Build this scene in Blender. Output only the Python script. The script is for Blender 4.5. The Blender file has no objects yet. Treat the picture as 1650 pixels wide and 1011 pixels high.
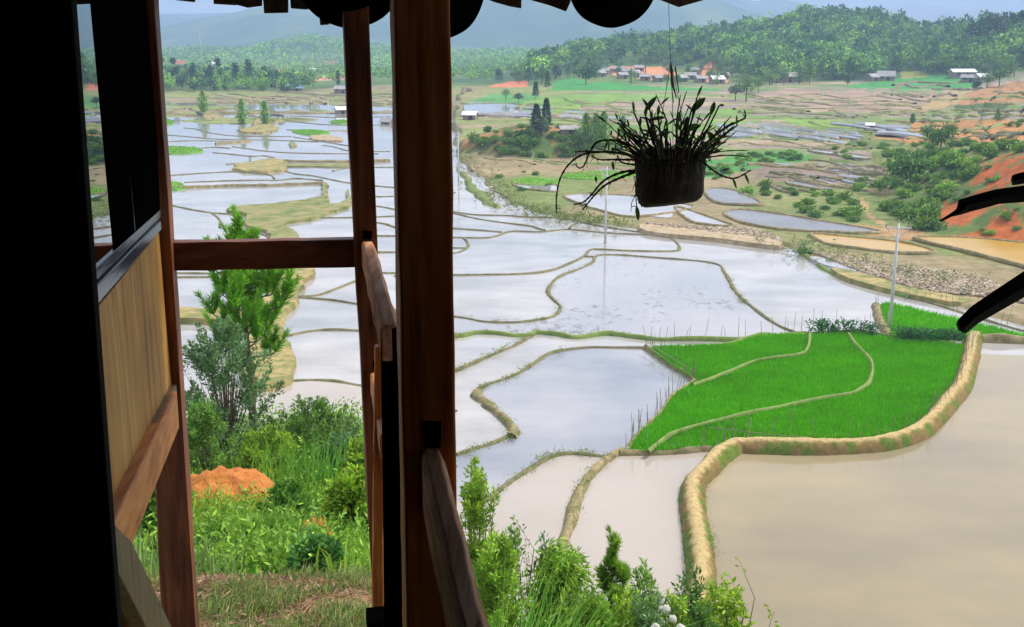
import bpy, bmesh, math, random
import numpy as np
from mathutils import Vector, noise as mnoise
random.seed(7); RNG = np.random.default_rng(7)
S = bpy.context.scene; COL = S.collection
# ------------------------------------------------------------------ camera
F = 1765.0; PITCH = math.atan((505.5-60)/F); CP, SP = math.cos(PITCH), math.sin(PITCH); H = 21.0
cam = bpy.data.cameras.new('camera'); co = bpy.data.objects.new('camera', cam); COL.objects.link(co)
co.location = (0, 0, H); co.rotation_euler = (math.pi/2-PITCH, 0, 0)
cam.sensor_width = 36; cam.lens = 36*F/1650; cam.clip_start = 0.05; cam.clip_end = 20000
S.camera = co
# ------------------------------------------------------------------ world, sun, exposure
SUN_EL, SUN_AZ = math.radians(50), math.radians(62)      # azimuth clockwise from +Y (the view direction)
w = bpy.data.worlds.new('World'); S.world = w; w.use_nodes = True
nt = w.node_tree; nt.nodes.clear(); N = nt.nodes.new; L = nt.links.new
out = N('ShaderNodeOutputWorld'); bg = N('ShaderNodeBackground'); sky = N('ShaderNodeTexSky')
sky.sky_type = 'NISHITA'; sky.sun_disc = False; sky.sun_elevation = SUN_EL; sky.sun_rotation = SUN_AZ
sky.altitude = 600; sky.air_density = 1.3; sky.dust_density = 2.0
tc = N('ShaderNodeTexCoord'); sx = N('ShaderNodeSeparateXYZ'); L(tc.outputs['Generated'], sx.inputs[0])
ad = N('ShaderNodeMath'); ad.operation = 'ADD'; ad.inputs[1].default_value = 0.12
mx0 = N('ShaderNodeMath'); mx0.operation = 'MAXIMUM'; mx0.inputs[1].default_value = 0.0
L(sx.outputs['Z'], mx0.inputs[0]); L(mx0.outputs[0], ad.inputs[0])
dx = N('ShaderNodeMath'); dx.operation = 'DIVIDE'; L(sx.outputs['X'], dx.inputs[0]); L(ad.outputs[0], dx.inputs[1])
dy = N('ShaderNodeMath'); dy.operation = 'DIVIDE'; L(sx.outputs['Y'], dy.inputs[0]); L(ad.outputs[0], dy.inputs[1])
cx = N('ShaderNodeCombineXYZ'); L(dx.outputs[0], cx.inputs[0]); L(dy.outputs[0], cx.inputs[1])
nz = N('ShaderNodeTexNoise'); nz.inputs['Scale'].default_value = 1.7; nz.inputs['Detail'].default_value = 7; nz.inputs['Roughness'].default_value = 0.58
L(cx.outputs[0], nz.inputs['Vector'])
cr = N('ShaderNodeValToRGB'); cr.color_ramp.elements[0].position = 0.40; cr.color_ramp.elements[1].position = 0.56
cr.color_ramp.elements[0].color = (0.12, 0.12, 0.12, 1); cr.color_ramp.elements[1].color = (1, 1, 1, 1)
L(nz.outputs['Fac'], cr.inputs[0])
mix = N('ShaderNodeMix'); mix.data_type = 'RGBA'; L(cr.outputs[0], mix.inputs['Factor'])
L(sky.outputs[0], mix.inputs[6]); mix.inputs[7].default_value = (8.3, 8.25, 8.6, 1)
L(mix.outputs[2], bg.inputs['Color']); bg.inputs['Strength'].default_value = 0.11; L(bg.outputs[0], out.inputs[0])
sl = bpy.data.lights.new('sun', 'SUN'); sl.energy = 3.0; sl.angle = math.radians(8); sl.color = (1, 0.95, 0.87)
so = bpy.data.objects.new('sun', sl); COL.objects.link(so)
sd = Vector((math.sin(SUN_AZ)*math.cos(SUN_EL), math.cos(SUN_AZ)*math.cos(SUN_EL), math.sin(SUN_EL)))
so.rotation_euler = sd.to_track_quat('Z', 'Y').to_euler(); so.location = sd*50+Vector((0, 0, 30))
S.view_settings.view_transform = 'Standard'; S.view_settings.look = 'None'; S.view_settings.gamma = 1
S.view_settings.exposure = 0.85
S.cycles.volume_bounces = 0; S.cycles.max_bounces = 6; S.cycles.volume_step_rate = 10
# ------------------------------------------------------------------ projection helpers
def ray(px, py):
    X = px-825.0; U = 505.5-py
    return X/(F*CP+U*SP), (U*CP-F*SP)/(F*CP+U*SP)          # dx/dy , dz/dy
def at(px, py, Y):
    a, b = ray(px, py); return Vector((a*Y, Y, H+b*Y))
def g(px, py, z=0.0):
    a, b = ray(px, py); Y = (z-H)/b; return Vector((a*Y, Y, z))
def project(x, y, z):
    dz = z-H; f = y*CP-dz*SP; u = y*SP+dz*CP
    return 825+F*x/f, 505.5-F*u/f
# ------------------------------------------------------------------ noise
_T = np.random.default_rng(3).random((256, 256))
def vn(x, y):
    xi = np.floor(x).astype(int); yi = np.floor(y).astype(int); fx = x-xi; fy = y-yi
    fx = fx*fx*(3-2*fx); fy = fy*fy*(3-2*fy)
    a = _T[xi & 255, yi & 255]; b = _T[(xi+1) & 255, yi & 255]; c = _T[xi & 255, (yi+1) & 255]; d = _T[(xi+1) & 255, (yi+1) & 255]
    return (a*(1-fx)+b*fx)*(1-fy)+(c*(1-fx)+d*fx)*fy
def fbm(x, y, o=4):
    r = 0; a = 1; s = 0
    for k in range(o):
        r = r+a*vn(x*2**k+17.3*k, y*2**k+9.1*k); s += a; a *= .5
    return r/s
def sst(a, b, x):
    t = np.clip((x-a)/(b-a), 0, 1); return t*t*(3-2*t)
# ------------------------------------------------------------------ mesh helpers
def np_mesh(name, V, Fq, mats, col=None, parent=None, smooth=False, mi=None):
    V = np.asarray(V, dtype=np.float32).reshape(-1, 3); Fq = np.asarray(Fq, dtype=np.int32); k = Fq.shape[1]
    me = bpy.data.meshes.new(name); me.vertices.add(len(V)); me.vertices.foreach_set('co', V.ravel())
    me.loops.add(Fq.size); me.loops.foreach_set('vertex_index', Fq.ravel())
    me.polygons.add(len(Fq)); me.polygons.foreach_set('loop_start', np.arange(0, Fq.size, k, dtype=np.int32))
    me.polygons.foreach_set('loop_total', np.full(len(Fq), k, dtype=np.int32))
    if smooth: me.polygons.foreach_set('use_smooth', np.ones(len(Fq), dtype=bool))
    if mi is not None: me.polygons.foreach_set('material_index', np.asarray(mi, dtype=np.int32))
    me.update(calc_edges=True)
    if col is not None:
        c = np.ones((len(V), 4), dtype=np.float32); c[:, :3] = col
        at_ = me.color_attributes.new('Col', 'FLOAT_COLOR', 'POINT'); at_.data.foreach_set('color', c.ravel())
    for m in (mats if isinstance(mats, (list, tuple)) else [mats]): me.materials.append(m)
    o = bpy.data.objects.new(name, me); COL.objects.link(o)
    if parent: o.parent = parent
    return o
class MB:
    def __init__(s): s.v = []; s.f = []
    def add(s, vs, fs):
        k = len(s.v); s.v += [tuple(v) for v in vs]; s.f += [tuple(i+k for i in f) for f in fs]
    def prism(s, poly, ext):
        n = len(poly); e = Vector(ext); a = [Vector(p) for p in poly]
        s.add(a+[p+e for p in a], [tuple(range(n)), tuple(range(2*n-1, n-1, -1))]+[(i, i+n, (i+1) % n+n, (i+1) % n) for i in range(n)])
    def beam(s, p0, p1, wv, hv, segs=8, jit=0.0, seed=0):
        p0, p1, wv, hv = map(Vector, (p0, p1, wv, hv)); r = random.Random(seed); vs = []
        for i in range(segs+1):
            c = p0.lerp(p1, i/segs)
            for a, b in ((-1, -1), (1, -1), (1, 1), (-1, 1)):
                j = Vector((r.uniform(-jit, jit), r.uniform(-jit, jit), r.uniform(-jit, jit)))
                vs.append(c+wv*(a/2)+hv*(b/2)+j)
        fs = [(0, 1, 2, 3), tuple(4*segs+k for k in (3, 2, 1, 0))]
        for i in range(segs):
            for k in range(4): fs.append((4*i+k, 4*i+4+k, 4*i+4+(k+1) % 4, 4*i+(k+1) % 4))
        s.add(vs, fs)
    def tube(s, pts, rad, n=6, cap=True):
        pts = [Vector(p) for p in pts]; m = len(pts)
        if not hasattr(rad, '__len__'): rad = [rad]*m
        vs = []
        for i, p in enumerate(pts):
            d = (pts[min(i+1, m-1)]-pts[max(i-1, 0)]).normalized()
            u = d.orthogonal().normalized() if abs(d.z) < .95 else Vector((1, 0, 0))
            if abs(d.z) < .95: u = d.cross(Vector((0, 0, 1))).normalized()
            v = d.cross(u).normalized(); u = v.cross(d)
            for k in range(n):
                a = 2*math.pi*k/n; vs.append(p+(u*math.cos(a)+v*math.sin(a))*rad[i])
        fs = [(i*n+k, i*n+(k+1) % n, (i+1)*n+(k+1) % n, (i+1)*n+k) for i in range(m-1) for k in range(n)]
        if cap: fs += [tuple(range(n-1, -1, -1)), tuple((m-1)*n+k for k in range(n))]
        s.add(vs, fs)
    def box(s, c, sx, sy, sz, rz=0):
        c = Vector(c); a = Vector((math.cos(rz), math.sin(rz), 0))*sx; b = Vector((-math.sin(rz), math.cos(rz), 0))*sy
        s.beam(c, c+Vector((0, 0, sz)), a, b, 1)
    def build(s, name, mat, parent=None, smooth=False, bevel=0, loc=None):
        me = bpy.data.meshes.new(name); vs = s.v
        if loc is not None: vs = [(v[0]-loc[0], v[1]-loc[1], v[2]-loc[2]) for v in vs]
        me.from_pydata(vs, [], s.f); me.materials.append(mat)
        bm = bmesh.new(); bm.from_mesh(me); bmesh.ops.recalc_face_normals(bm, faces=bm.faces); bm.to_mesh(me); bm.free()
        if smooth: me.polygons.foreach_set('use_smooth', [True]*len(me.polygons))
        me.update(); o = bpy.data.objects.new(name, me); COL.objects.link(o)
        if loc is not None and parent is None: o.location = loc
        if parent: o.parent = parent
        if bevel:
            m = o.modifiers.new('bevel', 'BEVEL'); m.width = bevel; m.segments = 2; m.limit_method = 'ANGLE'
        return o
def tag(o, label=None, cat=None, group=None, kind=None):
    if label: o['label'] = label
    if cat: o['category'] = cat
    if group: o['group'] = group
    if kind: o['kind'] = kind
    return o
def empty(name, loc=(0, 0, 0), rz=0):
    o = bpy.data.objects.new(name, None); COL.objects.link(o); o.location = loc; o.rotation_euler = (0, 0, rz); o.empty_display_size = .3; return o
def cat_rom(pts, n=6, closed=False):
    pts = [Vector(p) for p in pts]; m = len(pts); res = []
    rng = range(m if closed else m-1)
    for i in rng:
        if closed: p0, p1, p2, p3 = pts[i-1], pts[i], pts[(i+1) % m], pts[(i+2) % m]
        else: p0, p1, p2, p3 = pts[max(i-1, 0)], pts[i], pts[i+1], pts[min(i+2, m-1)]
        for k in range(n):
            t = k/n
            res.append(0.5*((2*p1)+(p2-p0)*t+(2*p0-5*p1+4*p2-p3)*t*t+(3*p1-p0-3*p2+p3)*t**3))
    if not closed: res.append(pts[-1])
    return res
# ------------------------------------------------------------------ materials
def newmat(name):
    m = bpy.data.materials.new(name); m.use_nodes = True; t = m.node_tree; b = t.nodes['Principled BSDF']; return m, t, b
def nodes_noise(t, scale, detail=5, rough=.6, vec=None):
    n = t.nodes.new('ShaderNodeTexNoise'); n.inputs['Scale'].default_value = scale; n.inputs['Detail'].default_value = detail; n.inputs['Roughness'].default_value = rough
    if vec is not None: t.links.new(vec, n.inputs['Vector'])
    return n
def ramp(t, src, stops):
    r = t.nodes.new('ShaderNodeValToRGB'); e = r.color_ramp.elements
    while len(e) < len(stops): e.new(.5)
    for i, (p, c) in enumerate(stops): e[i].position = p; e[i].color = (*c, 1)
    t.links.new(src, r.inputs[0]); return r
def mapped(t, scale, coord='Object'):
    tc = t.nodes.new('ShaderNodeTexCoord'); mp = t.nodes.new('ShaderNodeMapping'); mp.inputs['Scale'].default_value = scale
    t.links.new(tc.outputs[coord], mp.inputs[0]); return mp.outputs[0]
def bump(t, b, src, strength=.3, dist=.02):
    n = t.nodes.new('ShaderNodeBump'); n.inputs['Strength'].default_value = strength; n.inputs['Distance'].default_value = dist
    t.links.new(src, n.inputs['Height']); t.links.new(n.outputs[0], b.inputs['Normal'])
def geopos(t, scale):
    gq = t.nodes.new('ShaderNodeNewGeometry'); mp = t.nodes.new('ShaderNodeMapping'); mp.inputs['Scale'].default_value = scale
    t.links.new(gq.outputs['Position'], mp.inputs[0]); return mp.outputs[0]
def simple(name, stops, scale=(1, 1, 1), ns=5, rough=.8, bs=.3, bd=.02, spec=.3):
    m, t, b = newmat(name); v = geopos(t, scale); n = nodes_noise(t, ns, 8, .65, v); r = ramp(t, n.outputs[0], stops)
    t.links.new(r.outputs[0], b.inputs['Base Color']); b.inputs['Roughness'].default_value = rough; b.inputs['Specular IOR Level'].default_value = spec
    if bs: bump(t, b, n.outputs[0], bs, bd)
    return m
def wood(name, dark, mid, light, axis, rough=.55, scale=1.0, spec=.35):
    m, t, b = newmat(name); sc = [14*scale]*3; sc[axis] = 0.9*scale
    v = geopos(t, sc); n = nodes_noise(t, 2.2, 9, .62, v)
    n.inputs['Distortion'].default_value = .4
    n2 = nodes_noise(t, 1.6, 3, .5, geopos(t, (1.5, 1.5, 1.5)))
    a = t.nodes.new('ShaderNodeMath'); a.operation = 'MULTIPLY_ADD'; t.links.new(n2.outputs[0], a.inputs[0]); a.inputs[1].default_value = .5; t.links.new(n.outputs[0], a.inputs[2])
    r = ramp(t, a.outputs[0], [(.5, dark), (.72, mid), (.98, light)])
    t.links.new(r.outputs[0], b.inputs['Base Color']); b.inputs['Roughness'].default_value = rough; b.inputs['Specular IOR Level'].default_value = .35
    bump(t, b, n.outputs[0], .35, .004); b.inputs['Specular IOR Level'].default_value = spec; return m
def leafmat(name, trans=.3, rough=.5):
    m, t, b = newmat(name); a = t.nodes.new('ShaderNodeVertexColor'); a.layer_name = 'Col'
    t.links.new(a.outputs[0], b.inputs['Base Color']); b.inputs['Roughness'].default_value = rough; b.inputs['Specular IOR Level'].default_value = .25
    tr = t.nodes.new('ShaderNodeBsdfTranslucent'); t.links.new(a.outputs[0], tr.inputs[0])
    ms = t.nodes.new('ShaderNodeMixShader'); ms.inputs[0].default_value = trans
    t.links.new(b.outputs[0], ms.inputs[1]); t.links.new(tr.outputs[0], ms.inputs[2]); t.links.new(ms.outputs[0], t.nodes['Material Output'].inputs[0]); return m
def water(name, c1, c2, rough=.05, ior=1.45, scale=.05, bs=.05, coat=0, speck=False):
    m, t, b = newmat(name); n = nodes_noise(t, 1, 6, .6, geopos(t, (scale, scale*1.6, scale)))
    r = ramp(t, n.outputs[0], [(.35, c1), (.65, c2)]); src = r.outputs[0]
    if speck:
        s1 = nodes_noise(t, 1, 6, .75, geopos(t, (1.3, 1.0, 1))); s2 = nodes_noise(t, .10, 3, .5, geopos(t, (1, 1, 1)))
        mm = t.nodes.new('ShaderNodeMath'); mm.operation = 'MULTIPLY_ADD'; t.links.new(s2.outputs[0], mm.inputs[0]); mm.inputs[1].default_value = .55; t.links.new(s1.outputs[0], mm.inputs[2])
        rr = ramp(t, mm.outputs[0], [(.85, (0, 0, 0)), (.93, (.7, .7, .7))])
        mx = t.nodes.new('ShaderNodeMix'); mx.data_type = 'RGBA'; t.links.new(rr.outputs[0], mx.inputs['Factor']); t.links.new(src, mx.inputs[6]); mx.inputs[7].default_value = (.07, .06, .05, 1); src = mx.outputs[2]
        mr = t.nodes.new('ShaderNodeMath'); mr.operation = 'MULTIPLY_ADD'; t.links.new(rr.outputs[0], mr.inputs[0]); mr.inputs[1].default_value = .5; mr.inputs[2].default_value = rough; t.links.new(mr.outputs[0], b.inputs['Roughness'])
    else: b.inputs['Roughness'].default_value = rough
    t.links.new(src, b.inputs['Base Color']); b.inputs['IOR'].default_value = ior
    n2 = nodes_noise(t, 1, 4, .5, geopos(t, (1.2, 2.5, 1))); bump(t, b, n2.outputs[0], bs, .02)
    return m
M = {}
M['water'] = water('flooded_paddy_water', (.25, .235, .215), (.38, .355, .335), ior=1.7, scale=.13)
M['stubble_water'] = water('stubble_paddy_water', (.26, .25, .25), (.32, .30, .30), speck=True, ior=1.8)
M['clear_water'] = water('clear_paddy_water', (.17, .18, .21), (.33, .315, .31), ior=1.75, scale=.05)
M['tan_water'] = water('tan_paddy_water', (.33, .275, .22), (.37, .32, .275), ior=1.5)
M['brown_water'] = water('muddy_pond_water', (.19, .16, .105), (.33, .26, .14), rough=.09, ior=1.33, scale=.035)
M['ochre_water'] = water('ochre_water', (.36, .20, .02), (.46, .27, .035), rough=.2, ior=1.33)
M['grey_water'] = water('grey_terrace_water', (.13, .12, .12), (.20, .185, .185), rough=.25)
M['dike'] = simple('dike_earth', [(.3, (.10, .11, .035)), (.48, (.20, .16, .07)), (.7, (.36, .28, .14))], ns=1.6, bs=.6, bd=.08)
M['thin_dike'] = simple('dike_mud', [(.35, (.08, .09, .03)), (.7, (.24, .19, .10))], ns=1.5, bs=.4, bd=.05)
M['big_dike'] = simple('dike_dry_earth', [(.36, (.11, .13, .025)), (.47, (.24, .165, .06)), (.56, (.35, .245, .10)), (.68, (.47, .35, .17))], ns=1.7, bs=.8, bd=.12)
m, t, b = newmat('dike_crest'); a = t.nodes.new('ShaderNodeVertexColor'); a.layer_name = 'Col'; n_ = nodes_noise(t, 1, 9, .7, geopos(t, (5, 5, 5))); r_ = ramp(t, n_.outputs[0], [(.3, (.62, .62, .6)), (.7, (1.3, 1.28, 1.25))])
x_ = t.nodes.new('ShaderNodeMix'); x_.data_type = 'RGBA'; x_.blend_type = 'MULTIPLY'; x_.inputs['Factor'].default_value = 1; t.links.new(a.outputs[0], x_.inputs[6]); t.links.new(r_.outputs[0], x_.inputs[7]); t.links.new(x_.outputs[2], b.inputs['Base Color']); b.inputs['Roughness'].default_value = .95; b.inputs['Specular IOR Level'].default_value = .1; bump(t, b, n_.outputs[0], .5, .03); M['crest'] = m
M['bund_grass'] = simple('bund_grass', [(.3, (.09, .16, .02)), (.7, (.22, .27, .07))], ns=2, bs=.5, bd=.05)
M['land'] = simple('land_grass', [(.3, (.06, .10, .02)), (.45, (.15, .17, .04)), (.57, (.24, .21, .08)), (.72, (.30, .20, .10))], ns=.5, bs=.6, bd=.2)
M['ochre_land'] = simple('ochre_bank', [(.34, (.11, .15, .03)), (.48, (.22, .20, .065)), (.58, (.36, .26, .10)), (.7, (.42, .29, .12))], ns=.9, bs=.6, bd=.3)
M['stone'] = simple('river_stone', [(.3, (.20, .14, .07)), (.5, (.34, .25, .14)), (.7, (.44, .37, .27))], ns=1.5, bs=.6, bd=.1)
M['soil'] = simple('orange_soil', [(.3, (.26, .07, .012)), (.5, (.44, .15, .025)), (.75, (.54, .21, .05))], ns=3, bs=.9, bd=.15)
M['rice'] = leafmat('rice_leaf', .35); M['leaf'] = leafmat('leaf', .3); M['far_leaf'] = leafmat('far_leaf', .15, .7)
M['bark'] = simple('bark', [(.3, (.05, .035, .025)), (.7, (.17, .12, .08))], ns=9, bs=.5, bd=.02)
M['stem'] = simple('green_stem', [(.3, (.08, .10, .03)), (.7, (.20, .17, .07))], ns=9, bs=0)
M['bamboo'] = simple('bamboo', [(.3, (.12, .10, .07)), (.7, (.30, .25, .15))], ns=4, bs=0)
M['concrete'] = simple('pole_concrete', [(.3, (.45, .44, .42)), (.7, (.62, .61, .58))], ns=2, bs=.1)
M['darkmetal'] = simple('dark_metal', [(.3, (.08, .08, .08)), (.7, (.15, .15, .15))], ns=2, bs=0)
M['porcelain'] = simple('porcelain', [(.3, (.30, .22, .18)), (.7, (.40, .30, .25))], ns=2, bs=0, rough=.3)
M['roof_grey'] = simple('hut_roof_grey', [(.3, (.22, .20, .19)), (.7, (.42, .40, .38))], ns=.8, bs=.2)
M['roof_white'] = simple('hut_roof_white', [(.3, (.6, .6, .6)), (.7, (.8, .8, .8))], ns=.8, bs=0)
M['roof_red'] = simple('hut_roof_red', [(.3, (.35, .10, .06)), (.7, (.50, .17, .10))], ns=.8, bs=0)
M['roof_blue'] = simple('hut_roof_blue', [(.3, (.20, .30, .50)), (.7, (.28, .40, .60))], ns=.8, bs=0)
M['hut_wall'] = simple('hut_wall', [(.3, (.20, .15, .10)), (.7, (.34, .26, .18))], ns=1, bs=.1)
M['hut_dark'] = simple('hut_opening', [(.3, (.02, .02, .02)), (.7, (.04, .035, .03))], ns=1, bs=0)
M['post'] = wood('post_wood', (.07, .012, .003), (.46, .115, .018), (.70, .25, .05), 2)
M['beam_x'] = wood('shaded_rail_wood', (.02, .005, .002), (.085, .020, .008), (.17, .05, .018), 0)  # shade on the cross rail's front is put into this dark colour
M['post_shaded'] = wood('shaded_post_wood', (.025, .006, .002), (.13, .034, .010), (.26, .085, .025), 2)  # shaded copy of the post wood, for posts whose fronts get no sun
M['beam_y'] = wood('handrail_wood', (.10, .04, .02), (.48, .22, .11), (.74, .47, .31), 1, .75, 1.0, .12)
M['side_beam'] = wood('wall_beam_wood', (.22, .065, .012), (.62, .22, .045), (.76, .34, .09), 1)
M['brace'] = wood('brace_wood', (.05, .035, .015), (.16, .11, .05), (.26, .19, .09), 2)
M['panel'] = wood('plywood', (.17, .07, .012), (.46, .225, .045), (.66, .39, .11), 2, .6, .55)
M['black_wood'] = wood('shade_black_wood', (.0008, .0008, .0008), (.002, .002, .002), (.004, .004, .004), 2, 1.0, 1.0, .0)  # near-black base colour stands in for the shade of the unlit interior
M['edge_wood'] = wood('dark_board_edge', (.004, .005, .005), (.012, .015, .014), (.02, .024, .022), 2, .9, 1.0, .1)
M['frame_blue'] = wood('painted_frame', (.012, .02, .045), (.02, .035, .075), (.05, .07, .12), 1, .25)
M['tile'] = wood('roof_shake', (.006, .004, .003), (.03, .016, .008), (.10, .05, .02), 1, .8)
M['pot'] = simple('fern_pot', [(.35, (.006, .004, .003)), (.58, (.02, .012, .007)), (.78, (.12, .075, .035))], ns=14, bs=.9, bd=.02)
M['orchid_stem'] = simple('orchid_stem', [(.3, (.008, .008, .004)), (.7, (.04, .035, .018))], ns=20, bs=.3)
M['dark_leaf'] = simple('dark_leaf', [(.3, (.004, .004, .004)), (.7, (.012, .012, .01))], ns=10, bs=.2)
M['flower'] = simple('flower_petal', [(.3, (.62, .64, .50)), (.7, (.85, .85, .78))], ns=30, bs=.4, bd=.01)
m, t, b = newmat('window_glass'); b.inputs['Roughness'].default_value = .01; b.inputs['Base Color'].default_value = (.34, .37, .40, 1); b.inputs['Metallic'].default_value = 1; M['glass'] = m
m, t, b = newmat('terrain'); a = t.nodes.new('ShaderNodeVertexColor'); a.layer_name = 'Col'
n1 = nodes_noise(t, 1, 8, .7, geopos(t, (.9, .9, .9))); n2 = nodes_noise(t, 1, 6, .65, geopos(t, (.09, .09, .09)))
r1 = ramp(t, n1.outputs[0], [(.3, (.62, .66, .55)), (.7, (1.35, 1.3, 1.35))]); r2 = ramp(t, n2.outputs[0], [(.3, (.7, .74, .65)), (.7, (1.28, 1.22, 1.25))])
m1 = t.nodes.new('ShaderNodeMix'); m1.data_type = 'RGBA'; m1.blend_type = 'MULTIPLY'; m1.inputs['Factor'].default_value = 1; t.links.new(a.outputs[0], m1.inputs[6]); t.links.new(r1.outputs[0], m1.inputs[7])
m2 = t.nodes.new('ShaderNodeMix'); m2.data_type = 'RGBA'; m2.blend_type = 'MULTIPLY'; m2.inputs['Factor'].default_value = 1; t.links.new(m1.outputs[2], m2.inputs[6]); t.links.new(r2.outputs[0], m2.inputs[7])
t.links.new(m2.outputs[2], b.inputs['Base Color']); b.inputs['Roughness'].default_value = .9; b.inputs['Specular IOR Level'].default_value = .15
bump(t, b, n1.outputs[0], .7, .25); M['terrain'] = m
HAZE = 0.00046
# ------------------------------------------------------------------ terrain
def pip(x, y, poly):
    x = np.asarray(x); ins = np.zeros(x.shape, bool); n = len(poly)
    for i in range(n):
        x0, y0 = poly[i]; x1, y1 = poly[(i+1) % n]
        if y0 == y1: continue
        c = ((y0 > y) != (y1 > y)) & (x < (x1-x0)*(y-y0)/(y1-y0)+x0); ins ^= c
    return ins
def sdist(x, y, poly):
    best = np.full(np.shape(x), 1e9); n = len(poly)
    for i in range(n):
        x0, y0 = poly[i]; x1, y1 = poly[(i+1) % n]; ax, ay = x1-x0, y1-y0; q = ax*ax+ay*ay+1e-9
        t = np.clip(((x-x0)*ax+(y-y0)*ay)/q, 0, 1); best = np.minimum(best, np.hypot(x-x0-t*ax, y-y0-t*ay))
    return np.where(pip(x, y, poly), best, -best)
def wpoly(pts, z=0.0): return [(g(a, b, z).x, g(a, b, z).y) for a, b in pts]
LAND = wpoly([(738, 185), (733, 215), (737, 258), (752, 276), (772, 290), (790, 306), (812, 322), (835, 333), (868, 346), (905, 355), (950, 362), (1050, 372), (1150, 385), (1229, 394), (1289, 407), (1327, 432), (1371, 451), (1435, 470), (1466, 478), (1530, 495), (1593, 514), (1650, 530), (1900, 600)])
LAND += [(260, 60), (600, 150), (600, 900), (-23, 900)]
ISLET = wpoly([(733, 262), (745, 272), (765, 296), (788, 312), (812, 332), (800, 338), (775, 330), (755, 315), (748, 303), (735, 285)])
SPUR = wpoly([(1900, 425), (1650, 400), (1520, 388), (1440, 354), (1385, 322), (1352, 290), (1335, 262), (1390, 217), (1470, 177), (1550, 151), (1620, 133), (1700, 120), (2400, 122), (2700, 200)])
LS = [  # (distance, ridge or valley line in photo pixels)
 (430, [(-400, 150), (250, 147), (480, 148), (560, 140), (650, 137), (740, 140), (860, 140), (950, 137), (1150, 139), (1300, 134), (1480, 134), (1560, 129), (1650, 120), (2200, 105)]),
 (490, [(-400, 120), (250, 133), (480, 141), (560, 136), (700, 132), (800, 136), (860, 131), (950, 120), (1150, 122), (1300, 118), (1400, 120), (1480, 112), (1560, 88), (1650, 66), (2200, 20)]),
 (650, [(-400, 90), (250, 120), (400, 128), (560, 128), (700, 126), (800, 120), (860, 112), (950, 90), (1050, 76), (1100, 66), (1200, 52), (1300, 40), (1400, 44), (1500, 64), (1560, 58), (1650, 46), (2200, 0)]),
 (820, [(-400, 100), (250, 112), (400, 119), (560, 122), (700, 118), (800, 112), (900, 108), (1100, 95), (1300, 80), (1650, 70), (2200, 60)]),
 (1000, [(-400, 90), (250, 104), (400, 110), (560, 115), (700, 104), (800, 100), (1100, 95), (1650, 90), (2200, 90)]),
 (1400, [(-400, 60), (100, 90), (250, 88), (330, 80), (400, 80), (440, 70), (490, 62), (560, 68), (640, 82), (740, 88), (850, 84), (950, 90), (1100, 92), (1300, 72), (1650, 70), (2200, 70)]),
 (2000, [(-400, 75), (250, 85), (500, 72), (700, 84), (1100, 90), (1650, 85), (2200, 80)]),
 (2800, [(-400, 40), (0, 62), (200, 58), (260, 46), (330, 28), (400, 15), (500, 6), (600, 2), (700, -8), (800, -26), (950, -42), (1080, -30), (1150, -5), (1200, 14), (1240, 30), (1300, 47), (1400, 60), (1650, 70), (2200, 60)]),
 (3400, [(-400, 50), (600, 30), (1100, 30), (1650, 70), (2200, 70)]),
 (4600, [(-400, 20), (200, 35), (260, 22), (700, 20), (1100, -25), (1180, -12), (1215, 2), (1250, -4), (1290, 4), (1325, 24), (1400, 50), (1650, 66), (2200, 66)]),
 (5600, [(-400, 90), (2200, 90)])]
LZ = []
for d_, pl in LS:
    us = [ray(a, b)[0] for a, b in pl]; zs = [H+ray(a, b)[1]*d_ for a, b in pl]; LZ.append((d_, us, zs))
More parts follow.
